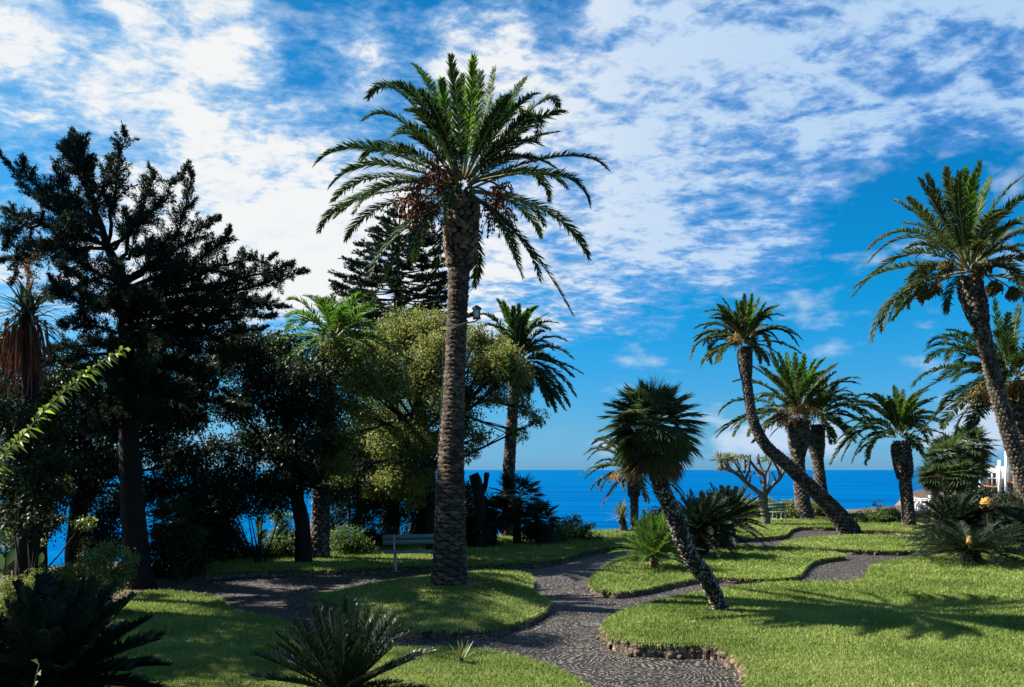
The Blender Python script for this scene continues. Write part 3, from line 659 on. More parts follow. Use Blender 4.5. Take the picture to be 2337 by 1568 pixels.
def date_cluster(root, p, size, mat, hang=1.0, nst=26, name='fruit_cluster', p_from=None, ball=False):
    mb = MB()
    if p_from is not None:
        tube(mb, bez(p_from, (p_from + p) / 2 + A(0, 0, size * .6), p, np.linspace(0, 1, 7)), .018, 4, 0, cap=False)
    if ball:
        tube(mb, [p, p - A(0, 0, size * .9)], [.02, .012], 4, 0)
    for k in range(nst):
        d = nrm(A(rng.normal(), rng.normal(), rng.normal() * .6 - .35 * hang))
        L = size * (rnd(.6, 1.05) if not ball else rnd(.35, .62))
        q = p + d * L * .55; q2 = p + d * L * (.7 if not ball else .8) - A(0, 0, L * .55 * hang)
        pts = bez(p, q, q2, np.linspace(0, 1, 5)); tube(mb, pts, .006 + size * .006, 3, 0, cap=False)
        m = 9 if not ball else 22
        t = rnd(.3, 1, m); c = bez(p, q, q2, t) + rng.normal(0, size * .05, (m, 3))
        r = size * (.035 if not ball else .06)
        o = np.array([[1, 0, 0], [-1, 0, 0], [0, 1, 0], [0, -1, 0], [0, 0, 1.3], [0, 0, -1.3]], float) * r
        v = (c[:, None, :] + o[None]).reshape(-1, 3); i = np.arange(m)[:, None, None] * 6
        f = (i + np.array([[0, 2, 4], [2, 1, 4], [1, 3, 4], [3, 0, 4], [2, 0, 5], [1, 2, 5], [3, 1, 5], [0, 3, 5]])[None]).reshape(-1, 3)
        mb.add(v, f, 1)
    mb.build(name, [M['rachis'] if not isinstance(mat, tuple) else M[mat[1]], M[mat[0] if isinstance(mat, tuple) else mat]], root)

def palm(label, Y, trunk_px, widths, heart, fr, L, nfill, leaf='palm', bark='bark', collar=(.0, 1.5, .6), scar=(.09, 9, .02), base_z=0.0, lean_dy=0.0,
         n=60, ll=.42, lw=.03, fill_el=(-35, 80), dry=3, dates=(), datemat='date', dsize=.5, group='date palms', fill_len=(.6, .92), scar_mat=None, name='date_palm', base=None, ball=False, side_bias=None, scar_w=1.0, fwd=(52, 26), companions=.85):
    N_ = len(trunk_px)
    pts = [P(x, y, Y + lean_dy * k / (N_ - 1)) for k, (x, y) in enumerate(trunk_px)]
    if base is not None: pts[0] = base
    pts = np.array(pts); base = pts[0].copy()
    root = thing(name, label, 'palm tree', base, group)
    ax = spline(np.vstack([pts[0] - A(0, 0, .3), pts]), 60)
    Yh = Y + lean_dy
    d = np.r_[0, np.cumsum(np.linalg.norm(np.diff(ax, axis=0), axis=1))]
    wk = np.array(widths, float) / 2 / F * Y; dk = np.linspace(0, d[-1], len(wk)); rad = np.interp(d, dk, wk)
    mb = MB(); tube(mb, ax, rad, 20, 0)
    T = d[-1]; cl, cw, cs = collar
    scars(mb, ax, rad, scar[0], scar[1], scar[2], 1, s1=T - cs * .9, wid=scar_w)
    mb.build('trunk', [M['bark_dark'], M[scar_mat or bark]], root)
    hp = P(heart[0], heart[1], Yh)
    # collar of cut leaf bases below the crown
    mb = MB(); k = d > T - cs; cax = spline(np.vstack([ax[k], [hp * .6 + ax[-1] * .4]]), 14); cr = rad[-1] * np.interp(np.linspace(0, 1, 14), [0, .25, .7, .9, 1], [1.0, .55 + .5 * cw, cw, cw * .92, cw * .6]); tube(mb, cax, cr, 16, 0)
    scars(mb, cax, cr, max(cs / 15, .07), 13, rad[-1] * .13, 1, hgt=1.2, tilt=.8, jit=.3)
    mb.build('leaf_base_collar', [M['bark_dark'], M['bark_tan'] if bark == 'bark' else M[bark]], root)
    comp = []
    if companions:
        for c in fr:
            if rng.random() < companions:
                k = rnd(.72, .98); jx, jy = rnd(-1, 1, 2) * .11 * L / Y * F; tx, ty = heart[0] + (c[0] - heart[0]) * k + jx, heart[1] + (c[1] - heart[1]) * k + jy + .03 * L / Y * F
                comp.append((tx, ty, heart[0] + (c[2] - heart[0]) * (k * .5 + .5) + jx * .5, heart[1] + (c[3] - heart[1]) * (k * .5 + .5) + jy * .4))
    for c in list(fr) + comp:
        tx, ty, mx, my = c[:4]
        l2 = np.hypot(tx - heart[0], ty - heart[1]) / F * Y
        dep = math.sqrt(max(L * L - l2 * l2, .05)) * rnd(.35, .85) * (1 if rng.random() < .5 else -1)
        if len(c) > 4: dep = c[4]
        tip = P(tx, ty, Yh + dep); mid = P(mx, my, Yh + dep * .55)
        st = hp + A(*(nrm(mid - hp) * rad[-1] * .7)) + A(0, 0, rnd(-.25, .15) * L * .12)
        p1 = 2 * mid - .5 * st - .5 * tip
        LL = np.linalg.norm(mid - st) + np.linalg.norm(tip - mid)
        mb = MB(); make_frond(mb, st, p1, tip, int(n * 1.3 * max(.6, LL / L)), ll * (.75 + .25 * min(LL / L, 1.1)), lw, fwd0=fwd[0], fwd1=fwd[1])
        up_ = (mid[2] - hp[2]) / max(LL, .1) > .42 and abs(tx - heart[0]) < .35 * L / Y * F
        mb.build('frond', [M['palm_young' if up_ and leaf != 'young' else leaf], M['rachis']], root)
    for q in range(nfill):
        el = R(fill_el[0] + (fill_el[1] - fill_el[0]) * ((q + .5) / nfill)); az = q * 2.39996 + rnd(-.2, .2)
        if side_bias is not None: az = side_bias[0] + side_bias[1] * math.sin(q * 2.4)
        l = L * rnd(*fill_len); o = A(math.cos(az), math.sin(az), 0)
        d0 = o * math.cos(el) + A(0, 0, math.sin(el)); drp = .32 + .25 * math.cos(el)
        st = hp + o * rad[-1] * .6 + A(0, 0, (-.35 + .4 * q / nfill) * L * .16)
        p1 = st + d0 * l * .5; p2 = st + d0 * l * .93 - A(0, 0, l * drp)
        mb = MB(); isdry = q < dry
        make_frond(mb, st, p1, p2, int(n * .85), ll * .9, lw, vee=(25 if not isdry else 5))
        mb.build('frond' if not isdry else 'dry_frond', [M['palm_dry' if isdry else leaf], M['rachis']], root)
    for (x, y) in dates:
        p = P(x, y, Yh + rnd(-.9, -.4) * rad[-1] * (5 if ball else 2.5))
        date_cluster(root, p, dsize * rnd(.8, 1.15), datemat, p_from=hp - A(0, 0, .1), ball=ball, nst=26 if not ball else 60)
    return root, hp, ax

def conv(ox, oy, s, lst): return [tuple(v for v in ((ox + c[0] * s), (oy + c[1] * s), (ox + c[2] * s), (oy + c[3] * s))) + tuple(c[4:]) for c in lst]
GRP = 'date palms in the garden'
# main palm
main_fr = conv(697.3, 94.2, .3726, [(890, 90, 930, 450), (1030, 90, 1005, 450), (660, 140, 810, 380), (835, 235, 870, 480), (1075, 185, 1040, 450), (1158, 160, 1090, 480), (1345, 225, 1200, 450), (1420, 320, 1230, 480),
    (1545, 400, 1400, 400), (1585, 430, 1330, 540), (1550, 555, 1300, 640), (1330, 520, 1230, 430, -1.2), (380, 350, 600, 330), (530, 255, 740, 420), (350, 490, 590, 490), (60, 750, 400, 650), (345, 720, 560, 640),
    (150, 890, 450, 750), (165, 980, 440, 830), (85, 1165, 330, 960), (250, 1220, 450, 1020), (400, 1440, 560, 1190), (625, 1310, 730, 1110), (790, 1450, 840, 1200, .8), (1035, 1500, 1045, 1250, 1.0), (1845, 780, 1550, 705),
    (1740, 1000, 1520, 810), (1490, 980, 1370, 800), (1735, 1330, 1500, 1050), (1440, 1200, 1300, 1010), (1300, 1350, 1190, 1090), (1435, 1460, 1290, 1180), (530, 590, 700, 600), (935, 800, 935, 680, -1.9), (700, 1080, 800, 960),
    (700, 300, 830, 500), (960, 200, 960, 480), (1250, 330, 1130, 520), (480, 700, 640, 680), (1400, 740, 1200, 720), (1600, 900, 1380, 800), (300, 1050, 520, 880), (620, 420, 770, 520), (1450, 640, 1230, 640)])
main, hp1, ax1 = palm('tallest Canary date palm with ringed trunk on the mounded grass island', 15.4,
    [(1026, 1330), (1027, 1200), (1030, 1050), (1036, 900), (1041, 780), (1046, 660), (1051, 560), (1054, 470)], [92, 76, 68, 61, 53, 47, 45, 44, 46, 52, 60], (1055, 425), main_fr, 3.5, 9, bark='bark',
    collar=(0, 1.34, 1.25), scar=(.082, 7, .022), n=112, ll=.31, lw=.028, dates=[(985, 405), (965, 462), (945, 440), (1140, 425), (1136, 465), (1000, 380)], datemat=('date_red', 'date_red'), dsize=.55, group=GRP, fill_len=(.5, .8), dry=0, scar_mat='bark', fill_el=(-30, 75), scar_w=1.35, fwd=(46, 26), companions=.15)
# brown litter round the palm foot and along the path
mb = MB(); q = 260; a = rnd(0, 6.28, q); r = np.abs(rng.normal(0, .8, q)) + .35; x = B1C[0] + np.cos(a) * r * 1.3; y = B1C[1] - .2 + np.sin(a) * r * .8
add_leaves(mb, np.c_[x, y, np.full(q, .47) - .28 * np.clip(r / 2.2, 0, 1) ** 1.8], nrm(rdir(q) * A(1, 1, .25)), rnd(.04, .11, q), .025, 0, 0)
px_ = np.array([(1250, 1420), (1150, 1455), (1450, 1480), (1550, 1560), (1300, 1340), (700, 1370), (640, 1400), (900, 1460), (1420, 1370)])
for w_ in px_: g_ = G(*w_, .01); n_ = 34; add_leaves(mb, g_ + rng.normal(0, .55, (n_, 3)) * A(1, 1, 0), nrm(rdir(n_) * A(1, 1, .2)), rnd(.03, .09, n_), .02, 0, 0)
tag(mb.build('leaf_litter', M['flower'], loc=A(0, 0, 0)), 'dry brown leaf litter on path and palm mound', 'leaf litter', kind='stuff')
# lantern on the trunk
lp = P(1047, 742, 15.4 - .26); lan = thing('bracket_lantern', 'small square lantern on a bracket fixed to the tall palm trunk', 'lantern', lp)
tip = P(1092, 728, 15.2)
mb = MB(); tube(mb, spline([lp, P(1065, 737, 15.15), P(1085, 733, 15.2), tip], 8), .014, 6); mb.build('bracket', M['metal'], lan)
mb = MB(); c = P(1088, 716, 15.2)
for dx in (-1, 1):
    for dy in (-1, 1): box(mb, c + A(dx * .06, dy * .06, 0), (.015, .015, .17))
box(mb, c + A(0, 0, -.09), (.15, .15, .018)); box(mb, c + A(0, 0, .09), (.16, .16, .018))
mb.add([c + A(-.09, -.09, .1), c + A(.09, -.09, .1), c + A(.09, .09, .1), c + A(-.09, .09, .1), c + A(0, 0, .17)], [[0, 1, 4], [1, 2, 4], [2, 3, 4], [3, 0, 4]]); mb.build('housing', M['metal'], lan)
mb = MB(); box(mb, c, (.105, .105, .158)); mb.build('pane', M['lglass'], lan)
mb = MB(); tube(mb, spline([lp, P(1012, 770, 15.1), P(1012, 860, 15.1), P(1002, 1000, 15.1), P(993, 1150, 15.05)], 14), .006, 4); mb.build('cable', M['wire'], lan)

# palm behind main palm, right
fr = conv(998.8, 659.6, .4207, [(355, 70, 400, 200), (410, 95, 420, 230), (440, 85, 440, 230), (540, 95, 470, 190), (655, 185, 520, 210), (215, 140, 330, 185), (300, 200, 370, 250), (695, 280, 570, 270), (735, 380, 600, 315), (790, 460, 620, 390),
    (750, 580, 610, 430), (715, 635, 600, 480), (690, 655, 580, 520), (640, 665, 560, 500), (600, 635, 540, 500), (510, 560, 490, 470), (460, 610, 455, 500), (180, 330, 320, 300), (150, 480, 300, 380), (250, 600, 350, 480), (490, 110, 455, 220), (600, 130, 490, 230), (670, 330, 550, 310)])
palm('slender date palm rising from the dark bush behind the tallest palm', 29.5, [(1158, 1236), (1160, 1110), (1165, 1010), (1172, 920), (1180, 850)], [32, 29, 27, 24, 24], (1184, 822), fr, 3.1, 16, leaf='palm', bark='bark_grey',
     collar=(0, 1.5, .9), scar=(.11, 9, .02), n=58, ll=.36, lw=.055, group=GRP, dry=0, fill_el=(0, 80), fill_len=(.5, .8))
# palm behind left trees
fr = conv(527.7, 640.8, .2645, [(635, 130, 770, 220), (880, 115, 870, 280), (1020, 150, 950, 260), (1180, 190, 1020, 300), (1230, 250, 1050, 330), (480, 310, 650, 290), (250, 550, 500, 480), (290, 650, 520, 520), (400, 690, 600, 560), (760, 180, 830, 300), (960, 200, 920, 300), (1250, 420, 1080, 390), (1300, 560, 1090, 470)])
palm('bright green palm crown between conifer and yellowish broadleaf tree', 22.3, [(729, 1284), (731, 1200), (735, 1110), (745, 940), (757, 800)], [46, 40, 38, 36, 34], (758, 768), fr, 2.7, 30, leaf='young', bark='bark_grey',
     collar=(0, 1.6, 1.0), scar=(.11, 9, .03), n=50, ll=.38, lw=.04, group=GRP, dry=3, fill_el=(-35, 80))
# small palm behind the fan palm
fr = conv(1300.4, 800.9, .3907, [(55, 725, 200, 665), (85, 605, 210, 570), (130, 545, 230, 535), (150, 520, 260, 530), (120, 820, 200, 740), (180, 820, 240, 730), (320, 810, 320, 740), (655, 860, 560, 760), (240, 650, 300, 640), (300, 480, 340, 580), (450, 450, 400, 580), (550, 520, 460, 600), (600, 760, 500, 700), (640, 640, 520, 620)])
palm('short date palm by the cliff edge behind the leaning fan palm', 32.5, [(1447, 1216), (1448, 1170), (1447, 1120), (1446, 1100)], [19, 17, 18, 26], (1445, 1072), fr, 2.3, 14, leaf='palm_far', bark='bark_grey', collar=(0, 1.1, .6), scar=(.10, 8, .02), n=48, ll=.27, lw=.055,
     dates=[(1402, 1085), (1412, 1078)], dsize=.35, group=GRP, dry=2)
# long curved palm
fr = conv(1545.4, 640.8, .3846, [(265, 100, 340, 220), (400, 80, 400, 220), (445, 80, 425, 220), (490, 100, 440, 230), (525, 130, 460, 240), (600, 145, 500, 220), (630, 210, 520, 220), (240, 140, 330, 240), (165, 185, 290, 200), (205, 220, 310, 250), (100, 285, 240, 260), (90, 345, 230, 295), (160, 380, 230, 320),
    (82, 470, 170, 345), (140, 515, 230, 410), (230, 490, 290, 395), (740, 350, 590, 270), (605, 370, 520, 300), (735, 430, 590, 365), (545, 500, 490, 410), (350, 120, 375, 240), (700, 320, 560, 290)])
palm('tall curved date palm with trunk sweeping up from the grass bed', 31.0, [(1943, 1220), (1928, 1195), (1891, 1152), (1845, 1106), (1791, 1056), (1749, 1018), (1722, 968), (1710, 910), (1703, 856), (1700, 812)], [50, 42, 34, 30, 27, 25, 23, 21, 21, 22], (1700, 778), fr, 2.5, 12,
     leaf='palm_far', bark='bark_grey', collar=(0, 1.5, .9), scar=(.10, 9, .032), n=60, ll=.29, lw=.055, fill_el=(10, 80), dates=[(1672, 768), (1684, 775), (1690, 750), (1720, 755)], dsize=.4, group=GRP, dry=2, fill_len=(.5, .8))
# broad palm with orange dates, left of the pair
fr = conv(1545.4, 640.8, .3846, [(555, 420, 640, 590), (600, 430, 660, 590), (650, 430, 680, 590), (700, 430, 710, 590), (755, 440, 740, 600), (880, 455, 800, 560), (955, 490, 840, 590), (940, 540, 850, 620), (1085, 580, 920, 610), (1000, 635, 880, 690), (430, 500, 560, 590), (335, 600, 490, 610), (455, 680, 570, 680),
    (250, 790, 400, 705), (230, 900, 420, 800), (320, 880, 460, 780), (425, 920, 520, 800), (450, 960, 560, 850), (500, 520, 600, 620), (820, 470, 770, 580)])
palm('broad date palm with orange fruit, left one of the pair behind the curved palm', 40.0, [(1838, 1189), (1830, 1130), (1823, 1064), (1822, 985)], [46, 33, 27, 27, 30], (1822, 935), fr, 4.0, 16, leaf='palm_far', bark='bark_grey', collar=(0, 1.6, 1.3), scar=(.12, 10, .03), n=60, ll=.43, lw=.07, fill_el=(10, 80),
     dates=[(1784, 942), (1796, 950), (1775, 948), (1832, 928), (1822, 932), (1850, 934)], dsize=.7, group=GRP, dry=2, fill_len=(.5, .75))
fr = conv(1545.4, 640.8, .3846, [(1200, 850, 1020, 740), (1180, 900, 1000, 800), (1100, 930, 980, 850), (1150, 760, 990, 700), (910, 970, 890, 880), (1000, 700, 900, 700), (1060, 960, 960, 860), (1230, 800, 1050, 720), (860, 560, 840, 680), (960, 600, 890, 690), (1080, 690, 950, 690), (1020, 900, 930, 820)])
palm('darker date palm, right one of the pair behind the curved palm', 41.5, [(1886, 1190), (1877, 1130), (1868, 1064), (1862, 1000)], [30, 25, 24, 26], (1863, 950), fr, 3.7, 14, leaf='palm', bark='bark_grey', collar=(0, 1.5, 1.1), scar=(.12, 10, .03), n=56, ll=.43, lw=.07, fill_el=(10, 80), dates=[], group=GRP, dry=1, fill_len=(.5, .75))
# right middle palm
fr = conv(1960, 753.8, .3607, [(225, 355, 245, 480), (280, 380, 265, 500), (415, 370, 320, 470), (495, 425, 350, 500), (190, 420, 220, 520), (0, 410, 130, 450), (-60, 480, 110, 500), (-180, 845, 0, 640), (-40, 835, 60, 680), (45, 855, 100, 700), (440, 700, 370, 610), (410, 800, 350, 720), (-110, 600, 80, 560),
    (100, 400, 180, 480), (350, 400, 300, 500), (540, 600, 380, 560), (-150, 720, 20, 610), (500, 520, 370, 540)])
palm('short thick date palm standing alone by the sea shrubs', 35.0, [(2076, 1207), (2070, 1140), (2064, 1080), (2057, 1030)], [32, 27, 25, 32], (2054, 990), fr, 2.9, 16, leaf='palm', bark='bark_grey', collar=(0, 1.3, 1.2), scar=(.11, 10, .03), n=58, ll=.36, lw=.06, fill_el=(5, 80), dates=[], group=GRP, dry=1, fill_len=(.55, .8))
# tall right palm
fr = conv(1912.9, 358.1, .3125, [(595, 160, 760, 450), (790, 75, 850, 400), (885, 115, 890, 420), (930, 85, 930, 420), (1035, 35, 965, 400), (1115, 150, 1010, 450), (1400, 110, 1130, 380), (1420, 260, 1180, 440), (1265, 405, 1110, 500), (1430, 390, 1130, 600), (1430, 480, 1160, 640), (1450, 640, 1180, 680), (1380, 980, 1220, 770),
    (415, 315, 680, 500), (510, 295, 720, 520), (480, 485, 720, 560), (225, 675, 560, 550), (100, 1030, 500, 710), (110, 960, 480, 800), (245, 1350, 450, 1010), (370, 1200, 560, 940), (515, 1110, 600, 830), (795, 1140, 830, 960, -.9), (650, 130, 790, 450), (840, 200, 880, 480), (1560, 560, 1230, 580)])
palm('tall leaning date palm with rough grey trunk and dark hanging fruit balls', 21.0, [(2440, 1300), (2385, 1200), (2330, 1075), (2290, 945), (2260, 830), (2235, 730), (2215, 660)], [42, 38, 35, 32, 30, 30, 32, 37], (2213, 612), fr, 3.5, 14, leaf='palm_far', bark='bark_grey',
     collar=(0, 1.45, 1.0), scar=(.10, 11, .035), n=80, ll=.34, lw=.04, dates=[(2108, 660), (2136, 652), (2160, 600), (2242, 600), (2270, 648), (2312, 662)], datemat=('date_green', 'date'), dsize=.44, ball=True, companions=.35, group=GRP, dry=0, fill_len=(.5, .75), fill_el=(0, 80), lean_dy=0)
# palm behind tall right one
fr = conv(1960, 753.8, .3607, [(440, 100, 600, 60), (430, 200, 620, 130), (345, 355, 560, 235), (510, 310, 680, 220), (600, 330, 740, 250), (470, 560, 640, 390), (530, 620, 660, 450), (620, 650, 700, 490), (700, 640, 780, 510), (860, -190, 900, 50), (1020, -165, 980, 60), (560, 0, 730, 60), (700, -60, 830, 80), (1100, 100, 1040, 200), (1150, 560, 1060, 420), (1200, 300, 1080, 280), (420, 130, 620, 100)])
palm('dense date palm with orange fruit behind the tall leaning trunk', 27.0, [(2345, 1240), (2338, 1100), (2328, 980), (2318, 900)], [46, 42, 42, 46], (2312, 850), fr, 4.2, 26, leaf='palm', bark='bark_grey', collar=(0, 1.4, 1.3), scar=(.11, 10, .03), n=66, ll=.44, lw=.05, fill_el=(-10, 80),
     dates=[(2232, 898), (2246, 905), (2240, 892), (2320, 872), (2330, 880)], dsize=.6, group=GRP, dry=1, fill_len=(.5, .8))

# young bright palm
def rosette(root, hp, L, n, leaf, el=(-5, 80), nl=40, ll=.2, lw=.018, fwd=(60, 30), vee=18, drp=.3, part='frond', rr=.012, ln=(.8, 1.05), rach='rachis', start=.12):
    for q in range(n):
        k = (q + .5) / n; e_ = R(el[0] + (el[1] - el[0]) * k ** .8); az = q * 2.39996 + rnd(-.25, .25)
        l = L * rnd(*ln); o = A(math.cos(az), math.sin(az), 0); d0 = o * math.cos(e_) + A(0, 0, math.sin(e_))
        st = hp + o * L * .03; p1 = st + d0 * l * .5; p2 = st + d0 * l * .95 - A(0, 0, l * drp * (1.1 - .8 * math.sin(max(e_, 0))))
        mb = MB(); make_frond(mb, st, p1, p2, nl, ll, lw, fwd0=fwd[0], fwd1=fwd[1], vee=vee, rr=rr, start=start, droop=.05, jit=4, segs=9)
        mb.build(part, [M[leaf], M[rach]], root)
b = G(1493, 1296, .14); root = thing('young_palm', 'young bright green feathery palm on the island lawn', 'young palm', b)
mb = MB(); ax = np.array([b - A(0, 0, .1), b + A(0, 0, .12), b + A(0, 0, .3)]); tube(mb, ax, [.09, .1, .07], 12, 0); scars(mb, ax, [.09, .1, .07], .06, 8, .03, 1, tilt=.6); mb.build('trunk', [M['bark_dark'], M['bark_tan']], root)
rosette(root, b + A(0, 0, .3), 1.35, 56, 'young', (-5, 85), 40, .24, .02, (55, 28), 20, .3, ln=(.6, 1.05))

# ------------------------------------------------------------------ cycads
def cycad(label, base, th, r, L, n, el, leaf='cycad', cone=None, nl=60, ll=.14, lw=.011, drp=.25, name='cycad', group='cycads', fwd=(68, 50), vee=30):
    root = thing(name, label, 'cycad', base, group)
    mb = MB(); ax = np.array([base - A(0, 0, .15), base + A(0, 0, th * .5), base + A(0, 0, th)]); tube(mb, ax, [r, r * 1.1, r * .8], 12, 0); scars(mb, ax, [r, r * 1.1, r * .8], .09, 10, .04, 1, tilt=.6); mb.build('trunk', [M['bark_dark'], M['bark']], root)
    hp = base + A(0, 0, th)
    rosette(root, hp, L, n, leaf, el, nl, ll, lw, fwd, vee, drp, ln=(.85, 1.05), rr=.012, start=.1, rach='cyc_stalk')
    if cone:
        mb = MB(); hgt, rad = cone; z = np.linspace(0, hgt, 9); rr = rad * np.sqrt(np.clip(1 - ((z - hgt * .35) / (hgt * .66)) ** 2, .02, 1))
        axc = np.c_[np.full(9, hp[0]), np.full(9, hp[1]), hp[2] + .02 + z]; tube(mb, axc, rr, 14, 0); scars(mb, axc, rr, hgt / 8, 12, rad * .14, 0)
        mb.build('cone', M['cone'], root)
    return root
b = G(1600, 1268, .14); cycad('dark cycad with pale cone on the island lawn behind the leaning fan palm', b, .75, .2, 1.35, 74, (-30, 75), cone=(.42, .14), ll=.2, lw=.026, nl=56)
b = G(1660, 1250, .14); cycad('dark cycad, rear one of the two on the island lawn', b, .85, .2, 1.45, 62, (-25, 75), ll=.2, lw=.026, nl=56)
b = G(2216, 1284, .2); cycad('wide flat cycad at the back of the big sunlit lawn', b, .32, .2, 1.75, 80, (-8, 38), cone=(.36, .10), ll=.2, lw=.016, nl=60, drp=.22)
b = A((2178 - CX) / F * 24, 24, 0); cycad('cycad behind the wide flat cycad, beside the fan palms', b, .85, .22, 1.35, 66, (-35, 70), ll=.2, lw=.026, nl=54)
b = A((2252 - CX) / F * 23.5, 23.5, 0); cycad('cycad with large round orange cone', b, 1.4, .2, 1.1, 48, (-45, 25), cone=(.34, .19), ll=.2, lw=.019, nl=50)
b = A((782 - CX) / F * 8.6, 8.6, .08); cycad('foreground cycad on the nearest lawn with upright glossy fronds', b, .12, .14, 1.12, 56, (10, 82), leaf='cycad_gloss', nl=84, ll=.14, lw=.013, drp=.10, fwd=(56, 38), vee=34)
b = A((120 - CX) / F * 7.3, 7.3, .0); cycad('black shaded cycad, nearest and darkest of all', b, .62, .24, 1.15, 100, (-45, 80), leaf='cycad_dark', nl=70, ll=.19, lw=.034, drp=.22)

# ------------------------------------------------------------------ fan palms
def fan(mb, c, d, nrmv, Rr, nseg=26, span=250, mat=0, droop=.2, fold=.0, pet=0.0, pmat=1):
    d = nrm(d); s = nrm(np.cross(d, nrmv)); nn = np.cross(s, d)
    if pet: tube(mb, [c - d * pet, c - d * pet * .5 + A(0, 0, .02), c], [.012, .01, .008], 4, pmat, cap=False)
    th = np.radians(np.linspace(-span / 2, span / 2, nseg)) + rng.normal(0, .02, nseg)
    dirs = np.cos(th)[:, None] * d + np.sin(th)[:, None] * s + .12 * nn
    dirs = nrm(dirs); L = Rr * (1 - .22 * np.abs(th) / math.pi) * rnd(.9, 1.05, nseg)
    w = nrm(np.cross(dirs, nn)); hw = math.radians(span) / nseg * .42 * .52 * Rr
    mid = c + dirs * (L * .52)[:, None]; tip = c + dirs * L[:, None]; tip[:, 2] -= droop * L * rnd(.5, 1.3, nseg)
    v = np.stack([np.broadcast_to(c, (nseg, 3)), mid - w * hw + nn * .01, tip, mid + w * hw - nn * .01], 1).reshape(-1, 3)
    mb.add(v, np.arange(nseg)[:, None] * 4 + np.array([[0, 1, 2, 3]]), mat)
def fan_crown(root, hp, Rc, nleaf, fr, leaf='fan', el=(-50, 90), pet=.5, dry=0, skirt_l=.5, nseg=28):
    for q in range(nleaf):
        k = (q + .5) / nleaf; e_ = math.asin(math.sin(R(el[0])) + (math.sin(R(el[1])) - math.sin(R(el[0]))) * k); az = q * 2.39996 + rnd(-.2, .2)
        o = A(math.cos(az), math.sin(az), 0); d0 = o * math.cos(e_) + A(0, 0, math.sin(e_))
        c = hp + d0 * (Rc - fr * .85) * rnd(.85, 1.1)
        up = nrm(A(0, 0, 1) * math.cos(e_) - o * math.sin(e_) + .25 * rdir(1)[0])
        mb = MB(); fan(mb, c, nrm(d0 - A(0, 0, .15)), up, fr * rnd(.9, 1.1), nseg, 240, 0, .18)
        tube(mb, [hp, (hp + c) / 2 + A(0, 0, .03), c], .011, 4, 1, cap=False)
        mb.build('fan_leaf', [M[leaf], M['rachis']], root)
    for q in range(dry):
        az = q * 2.39996; o = A(math.cos(az), math.sin(az), 0)
        c = hp + o * rnd(.1, .26) * Rc / .8 - A(0, 0, rnd(.12, .4) * Rc / .8)
        mb = MB(); fan(mb, c, nrm(o * .3 - A(0, 0, 1)), o, skirt_l * rnd(.8, 1.1), 16, 90, 0, .1); tube(mb, [hp - A(0, 0, .1), c], .01, 4, 0, cap=False)
        mb.build('dry_leaf', [M['fan_dry'], M['rachis']], root)
tp = [(1646, 1392), (1613, 1320), (1582, 1283), (1558, 1234), (1539, 1176), (1519, 1133), (1505, 1098), (1494, 1040), (1492, 985)]
pts = np.array([P(x, y, 13.7 - .0 * k) for k, (x, y) in enumerate(tp)])
root = thing('fan_palm', 'leaning fan palm with round bristly crown and dead-leaf skirt on the big lawn', 'palm tree', pts[0])
ax = spline(np.vstack([pts[0] + A(.05, 0, -.25), pts]), 40); rd = np.interp(np.linspace(0, 1, 40), [0, .1, .3, 1], [.10, .115, .135, .125])
mb = MB(); tube(mb, ax, rd, 14, 0); scars(mb, ax, rd, .055, 11, .026, 1, tilt=.9, jit=.35, hgt=.8, wid=.75)
mb.build('trunk', [M['bark_dark'], M['bark_pale']], root)
fan_crown(root, P(1490, 972, 13.7), .92, 66, .50, 'fan', (-62, 90), dry=60, skirt_l=.62, nseg=46)
# right fan palms
for (x, yb, Yq, yh, rc, lab) in [(2160, 1215, 30, 1040, .95, 'pale green fan palm nearest the sea, left of the hotel'), (2215, 1215, 31, 1015, 1.0, 'fan palm in front of the hotel balconies, middle of the group'), (2222, 1215, 32.5, 1060, .85, 'dark rearmost fan palm of the hotel group'), (2190, 1215, 28.5, 1085, .8, 'lowest fan palm of the group, just above the cycads'), (2132, 1215, 31.5, 1085, .75, 'small fan palm at the sea-side end of the hotel group')]:
    b = A((x - CX) / F * Yq, Yq, 0); hp = P(x, yh, Yq)
    root = thing('fan_palm', lab, 'palm tree', b, 'fan palms by the hotel')
    ax = np.array([b - A(0, 0, .2), (b + hp) / 2 + A(.05, 0, 0), hp]); ax = spline(ax, 12)
    mb = MB(); tube(mb, ax, .12, 10, 0); scars(mb, ax, np.full(12, .12), .12, 8, .03, 1); mb.build('trunk', [M['bark_dark'], M['bark_grey']], root)
    fan_crown(root, hp, rc, 34, .6, 'fan', (-45, 85), dry=14, skirt_l=.5, nseg=20)

